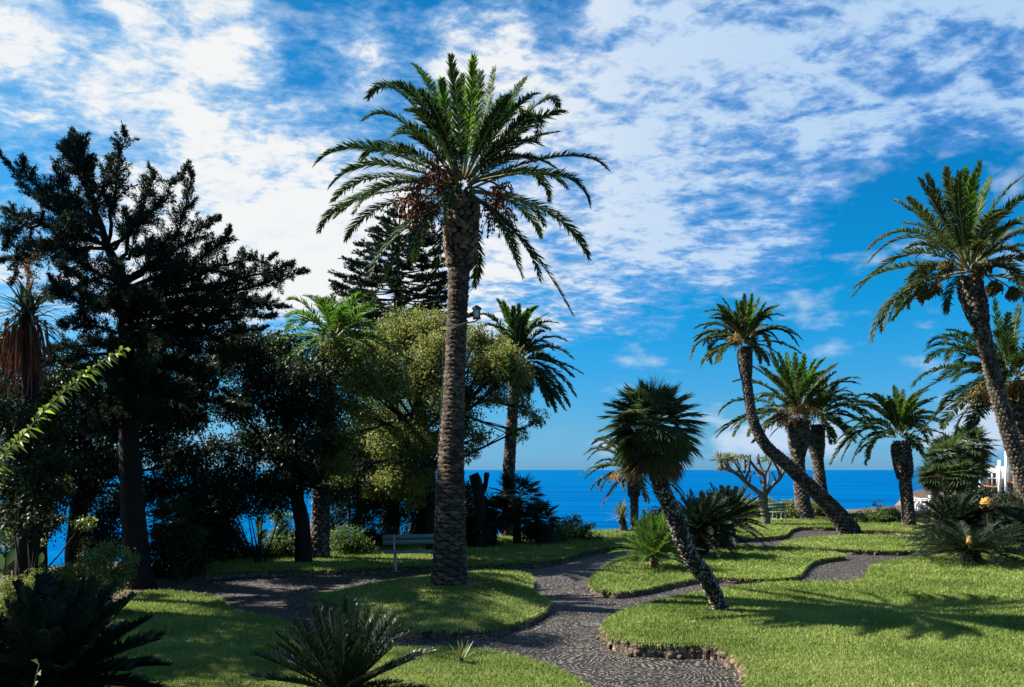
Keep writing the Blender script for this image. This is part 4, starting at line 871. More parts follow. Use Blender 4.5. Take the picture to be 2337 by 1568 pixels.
# ------------------------------------------------------------------ leafy trees and shrubs
def clump_points(c, r, n, sub=.35, m=None, shell=.45, flat=.8):
    m = m or max(6, int(n / 45))
    q = rdir(m) * (rnd(0, 1, m) ** shell)[:, None] * A(1, 1, flat) * r + c
    k = rng.integers(0, m, n)
    return q[k] + rng.normal(0, 1, (n, 3)) * sub * r * A(1, 1, .7), q
def leafy(root, clusters, Y, leaf, size, per, trunk_pts=None, trunk_r=None, limb_r=.06, bark='bark_dark', sub=.3, aspect=.45, name='crown', limbs=True, attach=None, droop=.2, flat=.8, zmin=None):
    mb = MB(); mt = MB(); first = True
    if trunk_pts is not None:
        ax = spline(trunk_pts, 24); tube(mt, ax, np.interp(np.linspace(0, 1, 24), np.linspace(0, 1, len(trunk_r)), trunk_r), 12, 0, jit=.04)
    for cl in clusters:
        px, py, rp = cl[:3]; dy = cl[3] if len(cl) > 3 else rnd(-1, 1) * rp / F * Y * 1.8
        mul = cl[4] if len(cl) > 4 else 1.0
        c = P(px, py, Y + dy); r = rp / F * Y
        n = int(per * mul * (r / size) ** 2 * 1.5)
        pts, q = clump_points(c, r, n, sub, flat=flat)
        if zmin is not None: pts = pts[pts[:, 2] > zmin]
        d = rdir(len(pts)) + A(0, 0, -.15)
        add_leaves(mb, pts, d, rnd(.7, 1.3, len(pts)) * size, rnd(.8, 1.2, len(pts)) * size * aspect, 0, droop, face=A(0, 0, .6) + SUN * .3)
        if limbs and trunk_pts is not None:
            s = ax[int(rnd(.45, .99) * 23)]
            mid = (s + c) / 2 + rng.normal(0, .12, 3) * r + A(0, 0, -.15 * r)
            lim = bez(s, mid, c, np.linspace(0, 1, 9)); tube(mt, lim, np.linspace(limb_r, limb_r * .3, 9), 6, 0)
            for w_ in q[:8]:
                st = lim[int(rnd(4, 8))]; tube(mt, bez(st, (st + w_) / 2 + rng.normal(0, .1, 3) * r, w_, np.linspace(0, 1, 5)), np.linspace(limb_r * .3, limb_r * .08, 5), 4, 0, cap=False)
    if mt.n: mt.build('trunk', M[bark], root, smooth=True)
    mb.build(name, M[leaf], root)

# yellowish broadleaf tree behind the main palm
b = A((990 - CX) / F * 24.5, 24.5, 0)
root = thing('broadleaf_tree', 'broad tree with yellow-green sunlit leaves behind the tallest palm', 'tree', b, 'broadleaf trees')
leafy(root, [(930, 742, 52), (985, 745, 42), (885, 775, 50), (835, 805, 46), (940, 800, 62), (1000, 805, 55), (800, 850, 48, -3), (870, 862, 58, -2), (960, 880, 58), (1110, 800, 50), (1150, 826, 46), (1178, 850, 36), (1085, 768, 32), (1100, 855, 48), (1205, 930, 34, .3, .5), (1232, 958, 26, 0, .5), (1180, 985, 24, .2, .5), (1090, 1000, 34, 0, .6), (1060, 950, 40, .3, .7), (1080, 1035, 26, 0, .6),
    (860, 950, 56), (930, 960, 56), (800, 930, 48, -3), (760, 1000, 44, -3), (770, 1070, 40, -3), (880, 1035, 48, 0, .7), (950, 1050, 45, 0, .7), (830, 1010, 44), (1140, 905, 40, 0, .7), (770, 805, 36, -3), (1010, 930, 50), (900, 1005, 52, -1.2), (965, 1005, 46, -1), (1010, 1010, 42), (1045, 905, 46), (890, 1090, 40, -1, .8), (960, 1090, 40, -1, .8), (1040, 980, 34), (780, 1090, 36, 0, .6), (860, 1110, 40, 0, .6), (940, 1130, 36, 0, .6)], 24.5, 'camphor', .095, 42,
    [b - A(0, 0, .2), P(988, 1150, 24.5), P(975, 1060, 24.5), P(960, 960, 24.5), P(955, 860, 24.5)], [.27, .22, .18, .14, .08], .06, sub=.25)
# dark trees
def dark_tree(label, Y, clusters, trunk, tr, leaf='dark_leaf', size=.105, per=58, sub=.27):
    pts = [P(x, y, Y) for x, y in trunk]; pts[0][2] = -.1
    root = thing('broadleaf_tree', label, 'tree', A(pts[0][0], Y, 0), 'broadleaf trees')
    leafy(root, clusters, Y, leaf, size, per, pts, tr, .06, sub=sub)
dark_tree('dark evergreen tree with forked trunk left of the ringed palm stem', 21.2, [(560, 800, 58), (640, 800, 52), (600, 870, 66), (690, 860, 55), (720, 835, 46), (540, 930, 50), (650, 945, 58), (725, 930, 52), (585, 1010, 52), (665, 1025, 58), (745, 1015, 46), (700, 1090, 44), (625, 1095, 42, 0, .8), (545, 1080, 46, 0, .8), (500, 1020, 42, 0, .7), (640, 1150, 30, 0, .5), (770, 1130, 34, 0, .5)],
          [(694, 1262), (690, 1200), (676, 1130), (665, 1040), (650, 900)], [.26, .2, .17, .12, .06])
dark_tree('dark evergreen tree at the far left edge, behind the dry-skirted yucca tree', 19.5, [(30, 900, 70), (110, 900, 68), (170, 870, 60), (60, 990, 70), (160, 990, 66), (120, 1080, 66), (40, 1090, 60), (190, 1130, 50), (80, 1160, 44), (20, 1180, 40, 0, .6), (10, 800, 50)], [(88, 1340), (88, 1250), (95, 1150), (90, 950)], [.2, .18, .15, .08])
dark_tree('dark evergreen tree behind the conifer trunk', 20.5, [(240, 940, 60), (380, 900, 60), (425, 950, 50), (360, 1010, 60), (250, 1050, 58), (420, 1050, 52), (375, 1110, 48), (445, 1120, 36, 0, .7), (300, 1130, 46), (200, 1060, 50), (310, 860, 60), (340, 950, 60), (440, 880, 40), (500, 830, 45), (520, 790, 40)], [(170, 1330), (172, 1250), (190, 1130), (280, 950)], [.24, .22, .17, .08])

dark_tree('slim dark tree between the ringed palm stem and the araucaria', 25.6, [(790, 1010, 46), (840, 1060, 48), (800, 1090, 46), (880, 1120, 44, 0, .9), (760, 1120, 40, 0, .8), (920, 1080, 44), (830, 1140, 40, 0, .8), (960, 1130, 40, 0, .8), (740, 1060, 40)], [(812, 1258), (815, 1200), (822, 1130), (835, 1040)], [.14, .12, .1, .05])

# the big conifer with upswept sprays
def conifer():
    Y0 = 17.6
    b = G(318, 1340); b[2] = 0
    root = thing('conifer_tree', 'big dark ragged conifer with upswept sprays and straight shade-darkened trunk', 'tree', b)
    tk = [(320, 1345), (303, 1150), (292, 950), (288, 760), (284, 650), (247, 566), (231, 516), (211, 467), (180, 384), (166, 315)]
    tw = np.array([P(x, y, Y0) for x, y in tk]); ax = spline(tw, 60)
    mt = MB(); tube(mt, ax, np.interp(np.linspace(0, 1, 60), [0, .05, .35, .6, .8, 1], [.36, .27, .21, .15, .07, .015]), 12, 0, jit=.05)
    mb = MB()
    lim = [((200, 440), (178, 380), (166, 302), .1), ((195, 420), (165, 370), (150, 345), .3), ((190, 410), (190, 360), (182, 325), -.3), ((245, 560), (262, 430), (280, 296), .0), ((231, 516), (120, 480), (0, 350), 1.0), ((231, 516), (110, 450), (58, 368), -.6), ((225, 500), (160, 450), (126, 388), .5), ((215, 470), (190, 400), (205, 360), -.4), ((210, 460), (240, 420), (255, 355), .6),
           ((245, 566), (330, 500), (424, 380), -.4), ((260, 600), (330, 470), (342, 385), .6), ((295, 640), (400, 530), (432, 388), .5), ((284, 649), (410, 560), (498, 502), .9), ((290, 660), (450, 590), (520, 532), -.7), ((300, 680), (480, 620), (622, 580), .6), ((300, 690), (520, 640), (662, 606), -.6), ((300, 700), (540, 660), (690, 622), .2),
           ((295, 720), (500, 690), (650, 700), 1.2), ((245, 566), (120, 575), (0, 600), -.5), ((240, 560), (120, 520), (8, 480), .9), ((284, 649), (160, 590), (70, 560), 1.1), ((284, 640), (180, 600), (150, 520), -1.2), ((286, 660), (380, 640), (440, 600), -1.4), ((290, 700), (420, 700), (560, 690), -1.5), ((288, 700), (180, 690), (120, 640), -1.4),
           ((288, 740), (420, 760), (600, 750), .8), ((288, 760), (430, 790), (560, 820), -1.0), ((290, 780), (400, 820), (480, 850), 1.3), ((288, 780), (180, 790), (120, 800), .6), ((288, 760), (200, 740), (140, 740), -1.5), ((290, 820), (200, 860), (170, 890), 1.2), ((290, 830), (350, 880), (420, 890), -1.5), ((288, 720), (330, 700), (380, 720), -2.2), ((288, 800), (300, 850), (330, 870), -2.0),
           ((288, 690), (250, 700), (220, 700), -2.2), ((262, 600), (330, 580), (380, 540), -1.6), ((250, 570), (190, 540), (150, 500), -1.8), ((284, 650), (400, 660), (470, 660), 2.0), ((250, 570), (300, 520), (320, 480), 1.5), ((240, 540), (180, 500), (120, 430), 1.6), ((290, 740), (470, 730), (620, 720), -1.2), ((230, 516), (210, 480), (215, 440), -1.0), ((290, 880), (340, 940), (380, 960), -1.2), ((290, 870), (240, 930), (200, 960), -.8), ((288, 760), (300, 700), (330, 660), -2.4), ((288, 850), (270, 800), (250, 780), -2.4), ((288, 900), (310, 850), (345, 830), -2.5), ((290, 930), (280, 900), (258, 880), -2.2), ((286, 700), (270, 640), (250, 600), -2.2), ((290, 950), (320, 930), (365, 930), -2.0), ((290, 980), (250, 970), (205, 985), -1.6), ((288, 800), (330, 780), (380, 790), -2.4), ((288, 880), (240, 860), (190, 850), -2.2), ((290, 840), (430, 900), (560, 930), .8), ((290, 820), (420, 850), (520, 900), -.8), ((290, 860), (180, 930), (90, 950), 1.0), ((288, 800), (150, 820), (40, 830), -.6), ((288, 780), (400, 760), (500, 780), -.4), ((290, 850), (340, 900), (470, 960), 1.6), ((288, 700), (160, 660), (90, 690), 1.3), ((286, 660), (350, 680), (420, 720), 1.4), ((284, 650), (380, 610), (560, 640), -.3), ((284, 650), (200, 640), (130, 600), .2), ((290, 800), (380, 830), (430, 800), 2.2), ((290, 760), (500, 720), (610, 680), 1.6), ((100, 480), (60, 560), (30, 640), .5), ((90, 500), (40, 520), (15, 560), -.6)]
    for (sx, sy), (mx, my), (tx, ty), dy in lim:
        s = P(sx, sy, Y0); m_ = P(mx, my, Y0 + dy * .5); t = P(tx, ty, Y0 + dy)
        m2 = 2 * m_ - .5 * s - .5 * t
        LL = np.linalg.norm(t - s); tt = np.linspace(0, 1, 12)
        pts = bez(s, m2, t, tt) + np.r_[np.zeros((1, 3)), rng.normal(0, .035, (10, 3)), np.zeros((1, 3))]
        tube(mt, pts, np.interp(tt, [0, 1], [.02 + .012 * LL, .006]), 6, 0, cap=False)
        nt = int(10 + LL * 13)
        for k in range(nt):
            u = .22 + .78 * (k + rnd(0, 1)) / nt; c0 = np.array([np.interp(u, tt, pts[:, j]) for j in range(3)])
            td = nrm(bezd(s, m2, t, [u])[0])
            wd = nrm(td * rnd(.35, 1.0) + rdir(1)[0] * .85 + A(0, 0, rnd(.0, .65)))
            tl = rnd(.22, .62) * (1.1 - .5 * u)
            tl *= 1.15 - .6 * u * u
            if u > .9: wd = nrm(td + .22 * rdir(1)[0] + A(0, 0, .2))
            tube(mt, [c0, c0 + wd * tl], [.012, .004], 3, 0, cap=False)
            nf = int((150 if c0[2] > 6.3 else 240) * tl + 36); spr = .05 if u < .8 else .026
            f = rnd(.05, 1.0, nf); fp = c0 + wd * (f * tl)[:, None] + rng.normal(0, spr, (nf, 3)) * (1.3 - .95 * f)[:, None]
            fd = nrm(wd * .9 + rdir(nf) * .8)
            add_leaves(mb, fp, fd, rnd(.04, .11, nf), rnd(.013, .028, nf), 0, 0.0)
    mt.build('trunk', M['bark_dark'], root, smooth=True); mb.build('crown', M['conifer'], root)
conifer()

# tiered araucaria behind
def araucaria():
    Y0 = 28.0; b = A((896 - CX) / F * Y0, 27.4, 0); root = thing('araucaria_tree', 'tiered dark araucaria pine rising behind the tallest palm', 'tree', b)
    top = P(912, 492, Y0); mt = MB(); mb = MB()
    tube(mt, spline([b - A(0, 0, .2), P(897, 1000, Y0), P(905, 700, Y0), top], 20), np.linspace(.34, .02, 20), 10, 0)
    ztop, zlow = top[2], P(0, 900, Y0)[2]
    nt = 21
    for k in range(nt):
        u = k / (nt - 1); z = ztop - (ztop - zlow) * (u ** .95); r = (.25 + 2.15 * min(u * 2.6, 1) ** .8)
        nb = 7 + int(u * 4); c = A(top[0] + (b[0] - top[0]) * u * .6, Y0, z)
        for q in range(nb):
            az = q * 2 * math.pi / nb + k * .7 + rnd(-.25, .25); o = A(math.cos(az), math.sin(az), 0); l = r * rnd(.75, 1.1)
            p2 = c + o * l + A(0, 0, .05 * l + rnd(-.05, .12)); p1 = c + o * l * .5 - A(0, 0, .10 * l)
            tube(mt, bez(c, p1, p2, np.linspace(0, 1, 7)), np.linspace(.035, .01, 7), 4, 0, cap=False)
            for w_ in range(int(3 + l * 6)):
                f = rnd(.3, 1.0); s = bez(c, p1, p2, [f])[0]; dd = nrm(o * .9 + np.cross(o, A(0, 0, 1)) * rnd(-1, 1) + A(0, 0, .25)); tl = rnd(.2, .42)
                nf = 34; ff = rnd(0, 1, nf); pp = s + dd * (ff * tl)[:, None] + rng.normal(0, .03, (nf, 3)); add_leaves(mb, pp, nrm(dd + .6 * rdir(nf) + A(0, 0, .3)), .12, .045, 0, 0)
    mt.build('trunk', M['bark_dark'], root, smooth=True); mb.build('crown', M['arauc'], root)
araucaria()

# off-frame shade trees west of the lawn
def shade_tree(label, x, y, zc, rad, nclus, per, seed, size=.2):
    b = A(x, y, 0); root = thing('broadleaf_tree', label, 'tree', b, 'broadleaf trees')
    mb = MB(); mt = MB(); ax = spline([b - A(0, 0, .2), b + A(.2, .1, zc * .5), b + A(.1, 0, zc)], 14); tube(mt, ax, np.linspace(.3, .1, 14), 10, 0)
    for k in range(nclus):
        c = b + A(0, 0, zc) + rdir(1)[0] * rnd(.4, 1) * rad; r = rnd(.55, 1.0)
        pts, q = clump_points(c, r, per, .3); add_leaves(mb, pts, rdir(per), size, size * .5, 0, .2)
        tube(mt, bez(ax[9], (ax[12] + c) / 2, c, np.linspace(0, 1, 6)), np.linspace(.07, .02, 6), 5, 0, cap=False)
    mt.build('trunk', M['bark_dark'], root, smooth=True); mb.build('crown', M['dark_leaf'], root)
shade_tree('evergreen shade tree outside the picture, beside the black cycad', -9.6, 8.8, 5.6, A(2.6, 2.2, 2.0), 20, 360, 1)
shade_tree('tall evergreen shade tree outside the picture, left of the conifer', -13.4, 13.2, 8.0, A(3.2, 2.8, 2.6), 12, 300, 2)
shade_tree('tallest evergreen shade tree outside the picture', -15.2, 12.3, 11.8, A(3.2, 2.8, 2.4), 13, 300, 3)
shade_tree('thin evergreen shade tree outside the picture, behind the others', -15.3, 17.3, 13.9, A(2.7, 2.8, 2.2), 20, 300, 4)

# dry-skirted tree yucca at the left edge
b = A((55 - CX) / F * 14.5, 14.5, 0); root = thing('yucca_tree', 'tree yucca with long green strap leaves over a rusty hanging skirt', 'yucca', b)
hp = P(62, 720, 14.5); mb = MB(); tube(mb, spline([b - A(0, 0, .2), P(70, 1000, 14.5), hp], 14), np.linspace(.2, .12, 14), 10, 0); mb.build('trunk', M['bark_dark'], root)
def straps(root, hp, n, L, W, el, mat, part, curl=.3, spread=.08):
    mb = MB()
    for q in range(n):
        k = (q + .5) / n; e_ = R(el[0] + (el[1] - el[0]) * k); az = q * 2.39996 + rnd(-.3, .3); o = A(math.cos(az), math.sin(az), 0); d0 = o * math.cos(e_) + A(0, 0, math.sin(e_))
        l = L * rnd(.8, 1.1); st = hp + rng.normal(0, spread, 3) * A(.5, .5, 1); tt = np.linspace(0, 1, 6); pts = bez(st, st + d0 * l * .55, st + d0 * l * .95 - A(0, 0, curl * l), tt)
        s = nrm(np.cross(nrm(np.gradient(pts, axis=0)), A(0, 0, 1) * math.cos(e_) - o * math.sin(e_))); w = (W * np.array([.7, 1, .95, .75, .45, .02]))[:, None] * .5
        v = np.concatenate([pts - s * w, pts + s * w]); mb.add(v, [[i, i + 1, 7 + i, 6 + i] for i in range(5)])
    mb.build(part, M[mat], root)
straps(root, hp, 130, .95, .045, (-25, 85), 'strap', 'leaf_rosette', .35)
mb = MB()
for q in range(150):
    az = rnd(0, 6.28); r = rnd(.1, .42); s = hp + A(math.cos(az) * r * .8, math.sin(az) * r * .8, rnd(-.35, .0)); l = rnd(.6, 1.25); t = s + A(math.cos(az) * .12 + rnd(-.08, .08), math.sin(az) * .12, -l)
    w = nrm(np.cross(t - s, rdir(1)[0])) * .012; mid = (s + t) / 2 + rng.normal(0, .03, 3)
    mb.add([s - w, s + w, mid + w, mid - w, t + w * .4, t - w * .4], [[0, 1, 2, 3], [3, 2, 4, 5]])
mb.build('dry_skirt', M['rust'], root)
mb = MB(); fp = P(68, 600, 14.5); tube(mb, spline([hp, P(60, 660, 14.5), fp], 6), .014, 4, 0)
for q in range(36):
    s = hp + (fp - hp) * rnd(.25, 1.1); dd = nrm(rdir(1)[0] + A(0, 0, .5)); l = rnd(.15, .42); tube(mb, [s, s + dd * l], [.006, .003], 3, 0, cap=False)
    n_ = 16; add_leaves(mb, s + dd * (rnd(.3, 1, n_) * l)[:, None] + rng.normal(0, .02, (n_, 3)), rdir(n_), .035, .025, 0)
mb.build('dry_flower_spike', M['flower'], root)

# shrubs
def shrub(name, label, px, pyb, Y, clusters, leaf, size=.1, per=16, group='shrubs', cat='shrub', z0=0.0, **k):
    b = A((px - CX) / F * Y, Y, z0); root = thing(name, label, cat, b, group); mt = MB()
    for q in range(7):
        a = rnd(0, 6.28); cl = clusters[q % len(clusters)]; t = P(cl[0], cl[1], Y); tube(mt, bez(b + A(math.cos(a) * .08, math.sin(a) * .08, -.05), (b + t) / 2 + rng.normal(0, .1, 3), t, np.linspace(0, 1, 6)), np.linspace(.025, .008, 6), 4, 0, cap=False)
    mt.build('stems', M['bark_dark'], root)
    leafy(root, clusters, Y, leaf, size, per * 3.2, name='foliage', limbs=False, **k)
shrub('leafy_shrub', 'small-leaved sunlit shrub left of the conifer trunk', 200, 1380, 13.6, [(250, 1262, 34), (215, 1285, 34), (180, 1305, 36), (140, 1325, 40), (90, 1335, 40), (40, 1350, 44), (270, 1310, 34), (20, 1400, 44), (230, 1340, 40), (150, 1380, 46), (290, 1280, 24), (90, 1420, 46)], 'hedge', .055, 13, sub=.28, zmin=.0)
shrub('leafy_shrub', 'light-leaved shrub high under the dark trees at the left edge', 30, 1300, 16.5, [(150, 1105, 26, 0, .6), (100, 1115, 24, 0, .6), (30, 960, 30, 0, .5), (60, 985, 24, 0, .5), (190, 1190, 24, 0, .5), (40, 1230, 40), (10, 1280, 40)], 'hedge', .08, 12)
shrub('leafy_shrub', 'round shrub under the forked dark tree', 640, 1290, 22.8, [(640, 1235, 34), (670, 1262, 30), (610, 1265, 30), (650, 1280, 26)], 'mid_leaf', .09, 15)
shrub('leafy_shrub', 'shrub just right of the ringed palm stem', 800, 1285, 24, [(790, 1230, 34), (820, 1255, 30), (780, 1265, 28), (840, 1270, 24)], 'mid_leaf', .09, 14)
shrub('leafy_shrub', 'low dark shrub behind the nearer bench', 900, 1270, 26.4, [(880, 1235, 34), (930, 1240, 36), (850, 1255, 26), (960, 1225, 34), (985, 1245, 28)], 'dark_leaf', .1, 17)
shrub('leafy_shrub', 'wispy shrub overhanging the cliff between bush and yucca', 1310, 1240, 28, [(1290, 1195, 24, 0, .7), (1310, 1215, 26), (1340, 1205, 18, 0, .6), (1270, 1225, 28), (1350, 1232, 22), (1320, 1180, 14, 0, .4), (1295, 1240, 26)], 'mid_leaf', .10, 15, zmin=.1)
shrub('leafy_shrub', 'small dark shrub seen behind the leaning fan palm trunk', 1500, 1220, 30.5, [(1500, 1184, 26), (1522, 1194, 28), (1482, 1200, 20), (1512, 1168, 16, 0, .6), (1465, 1195, 12, 0, .4)], 'dark_leaf', .1, 17)
shrub('leafy_shrub', 'yellow-green shrub behind the dragon tree trunk', 1720, 1195, 41, [(1712, 1158, 24), (1738, 1156, 24), (1698, 1174, 26), (1765, 1160, 22), (1785, 1168, 22), (1740, 1178, 26), (1775, 1184, 20)], 'hedge', .12, 18)
shrub('leafy_shrub', 'lime shrub behind the thick trunk right of the white bench', 1810, 1195, 42, [(1806, 1158, 20), (1860, 1160, 24), (1884, 1170, 22), (1800, 1174, 20), (1850, 1178, 22), (1815, 1180, 18)], 'hedge', .12, 18)
shrub('leafy_shrub', 'reddish-tinged sea shrub left of the short thick palm', 2000, 1205, 37.5, [(1958, 1184, 20), (1990, 1178, 22), (2022, 1178, 22), (2046, 1184, 20), (2010, 1190, 22), (1970, 1194, 20), (1940, 1194, 16), (2035, 1164, 12, 0, .4)], 'mid_leaf', .10, 14)
shrub('leafy_shrub', 'brownish sea shrub right of the short thick palm', 2110, 1210, 38, [(2092, 1186, 20), (2120, 1182, 22), (2142, 1190, 22), (2110, 1196, 20)], 'brown_leaf', .1, 12)
shrub('leafy_shrub', 'dark mixed shrub below the hotel balconies', 2280, 1230, 27.5, [(2300, 1150, 30), (2330, 1165, 34), (2270, 1180, 34), (2310, 1200, 36), (2345, 1135, 24), (2240, 1130, 28, 0, .6), (2345, 1215, 30), (2210, 1150, 30, 0, .7), (2180, 1150, 26, 0, .7), (2150, 1140, 22, 0, .6)], 'dark_leaf', .1, 16)
UG = 'undergrowth shrubs below the western trees'
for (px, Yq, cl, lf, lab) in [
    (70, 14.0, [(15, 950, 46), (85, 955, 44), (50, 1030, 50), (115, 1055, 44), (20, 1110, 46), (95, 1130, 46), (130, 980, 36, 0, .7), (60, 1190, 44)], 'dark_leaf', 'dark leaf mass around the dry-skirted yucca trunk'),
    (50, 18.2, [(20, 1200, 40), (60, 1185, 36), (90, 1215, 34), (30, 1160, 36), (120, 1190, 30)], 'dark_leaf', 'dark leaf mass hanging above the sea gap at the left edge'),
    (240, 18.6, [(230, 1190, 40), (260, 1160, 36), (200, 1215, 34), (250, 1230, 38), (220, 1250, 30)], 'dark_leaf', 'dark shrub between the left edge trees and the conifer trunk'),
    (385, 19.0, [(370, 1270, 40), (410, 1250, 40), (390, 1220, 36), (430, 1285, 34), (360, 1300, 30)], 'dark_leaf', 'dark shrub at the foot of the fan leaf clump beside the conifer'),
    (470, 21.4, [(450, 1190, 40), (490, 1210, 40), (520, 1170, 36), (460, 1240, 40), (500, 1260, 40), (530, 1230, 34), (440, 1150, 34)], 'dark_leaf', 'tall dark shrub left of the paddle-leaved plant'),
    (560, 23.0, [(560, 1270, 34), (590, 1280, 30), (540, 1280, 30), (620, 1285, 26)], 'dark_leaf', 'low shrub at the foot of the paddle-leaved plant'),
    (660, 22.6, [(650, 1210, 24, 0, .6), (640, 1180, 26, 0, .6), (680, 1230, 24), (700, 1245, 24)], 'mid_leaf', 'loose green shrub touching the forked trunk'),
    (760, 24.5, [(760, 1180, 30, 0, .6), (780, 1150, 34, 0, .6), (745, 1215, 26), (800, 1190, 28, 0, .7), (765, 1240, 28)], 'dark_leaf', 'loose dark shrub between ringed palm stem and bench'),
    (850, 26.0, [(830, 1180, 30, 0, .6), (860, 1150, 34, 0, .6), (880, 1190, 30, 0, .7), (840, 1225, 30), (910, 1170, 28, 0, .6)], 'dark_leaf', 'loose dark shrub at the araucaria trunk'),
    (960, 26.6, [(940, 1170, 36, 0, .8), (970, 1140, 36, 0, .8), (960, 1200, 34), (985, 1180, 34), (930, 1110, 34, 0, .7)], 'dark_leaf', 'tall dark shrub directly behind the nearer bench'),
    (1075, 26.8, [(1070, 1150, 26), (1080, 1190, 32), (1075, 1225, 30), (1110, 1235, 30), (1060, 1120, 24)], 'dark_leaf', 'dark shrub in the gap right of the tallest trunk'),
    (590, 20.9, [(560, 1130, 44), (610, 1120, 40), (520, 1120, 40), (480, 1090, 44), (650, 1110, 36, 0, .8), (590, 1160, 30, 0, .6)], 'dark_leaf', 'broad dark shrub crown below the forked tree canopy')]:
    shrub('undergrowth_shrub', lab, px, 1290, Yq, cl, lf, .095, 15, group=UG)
# arching stems by the sea shrub
b = P(2015, 1200, 37.3); root = thing('arching_plant', 'thin arching stems standing up from the sea shrub', 'plant', A(b[0], b[1], .0))
mb = MB(); ml = MB()
for tx, ty in [(2000, 1150), (2012, 1145), (2030, 1165), (1985, 1172)]:
    p = bez(A(b[0], b[1], .05), P((tx + 2005) / 2 + 2, ty - 4, 37.3), P(tx - 6, ty, 37.3), np.linspace(0, 1, 8)); tube(mb, p, .014, 4, 0); k = rng.integers(2, 8, 40); add_leaves(ml, p[k] + rng.normal(0, .04, (40, 3)), rdir(40), .12, .05)
mb.build('stems', M['rachis'], root); ml.build('leaves', M['mid_leaf'], root)

# dense low fan palms: the dark bush behind the main palm
bush = [(1125, 1240, 26.0, 1170, .75, 'dark clump of fan leaves close right of the tallest trunk'), (1180, 1240, 26.5, 1140, .95, 'large dark clump of fan leaves at the slender palm foot'), (1228, 1245, 26.5, 1190, .8, 'rightmost dark clump of fan leaves against the sea'), (1090, 1240, 25.5, 1195, .7, 'low dark clump of fan leaves partly behind the tallest trunk'),
        (400, 1300, 20.0, 1200, .85, 'shaded fan leaf clump right of the conifer trunk'), (440, 1300, 21.0, 1245, .8, 'low shaded fan leaf clump by the left shaded lawn'), (480, 1290, 22, 1180, .8, 'shaded fan leaf clump under the dark forked tree')]
for x, yb, Yq, yh, rc, lab in bush:
    b = A((x - CX) / F * Yq, Yq, 0); hp = P(x, yh, Yq); root = thing('dwarf_fan_palm', lab, 'palm', b, 'low fan palm clumps')
    mb = MB(); ax = spline([b - A(0, 0, .1), (b + hp) / 2, hp], 8); tube(mb, ax, .12, 10, 0); scars(mb, ax, np.full(8, .12), .12, 8, .03, 0); mb.build('trunk', M['bark_dark'], root)
    fan_crown(root, hp, rc * 1.15, 36, .55, 'cycad' if Yq > 25 else 'fan', (-70, 80), dry=0, nseg=18)
# paddle-leaved plants under the trees
def paddle(label, px, Y, spots, z0=0):
    b = A((px - CX) / F * Y, Y, z0); root = thing('paddle_plant', label, 'plant', b, 'paddle-leaved plants')
    for (x, y, ang, ln) in spots:
        c = P(x, y, Y + rnd(-.4, .4)); mb = MB(); d = nrm(A(math.cos(R(ang)), rnd(-.3, .1), math.sin(R(ang)))); L_ = ln / F * Y; s = nrm(np.cross(d, A(.2, -1, .35)))
        tt = np.linspace(0, 1, 8); ctr = c + d * (tt * L_)[:, None] - A(0, 0, 1) * (tt ** 2 * L_ * .25)[:, None]; w = (np.array([.15, .6, .9, 1, .95, .75, .45, .03]) * L_ * .17)[:, None]; nn = np.cross(d, s)
        mb.add(np.concatenate([ctr - s * w + nn * w * .25, ctr, ctr + s * w + nn * w * .25]), [[i, i + 1, 9 + i, 8 + i] for i in range(7)] + [[8 + i, 9 + i, 17 + i, 16 + i] for i in range(7)])
        tube(mb, bez(b, (b + c) / 2 + A(0, 0, .1), c, np.linspace(0, 1, 6)), .018, 5, 1, cap=False); mb.build('leaf', [M['banana'], M['rachis']], root)
paddle('paddle-leaved plant with glinting leaves under the dark forked tree', 605, 22.3, [(590, 1235, 60, 45), (600, 1240, 110, 40), (640, 1250, 35, 50), (615, 1245, 20, 45), (575, 1260, 150, 40), (605, 1262, -20, 40), (590, 1215, 85, 50), (560, 1245, 130, 46), (630, 1225, 55, 44)])
paddle('paddle-leaved plant against the sea at the left edge', 30, 15, [(15, 1290, 65, 60), (40, 1285, 50, 55), (60, 1290, 110, 50), (5, 1300, 100, 60), (70, 1300, 30, 50), (90, 1290, 80, 40)])

# yuccas
b = A((1424 - CX) / F * 32, 32, .14); root = thing('yucca', 'spiky yucca on a short trunk by the cliff edge', 'yucca', b); hp = P(1418, 1180, 32)
mb = MB(); ax = spline([b - A(0, 0, .1), P(1424, 1205, 32), hp], 8); tube(mb, ax, .13, 10, 0); scars(mb, ax, np.full(8, .13), .1, 8, .03, 0); mb.build('trunk', M['bark_grey'], root); straps(root, hp, 80, .8, .06, (-15, 88), 'yucca', 'leaf_rosette', .06, .04)
b = G(1053, 1512, .08); root = thing('yucca', 'tiny spiky yucca seedling on the nearest lawn', 'yucca', b); straps(root, b + A(0, 0, .01), 11, .34, .035, (35, 85), 'yucca', 'leaf_rosette', .03, .01)
mb = MB(); tube(mb, [b - A(0, 0, .03), b + A(0, 0, .05)], [.03, .02], 8); mb.build('stem', M['bark_dark'], root)

# pollarded stump
b = A((1095 - CX) / F * 25.2, 25.2, 0); root = thing('pollarded_stump', 'black pollarded stump with two knuckles above the fan bush', 'stump', b)
mb = MB(); tube(mb, spline([b, P(1094, 1150, 25.2), P(1090, 1110, 25.2), P(1084, 1090, 25.2), P(1080, 1082, 25.2)], 12), np.linspace(.24, .16, 12), 10, 0, jit=.08); tube(mb, spline([P(1094, 1125, 25.2), P(1106, 1112, 25.2), P(1110, 1090, 25.2), P(1111, 1078, 25.2)], 8), [.16, .13, .1, .08, .07, .08, .09, .07], 8, 0, jit=.05)
mb.build('trunk', M['bark_dark'], root)

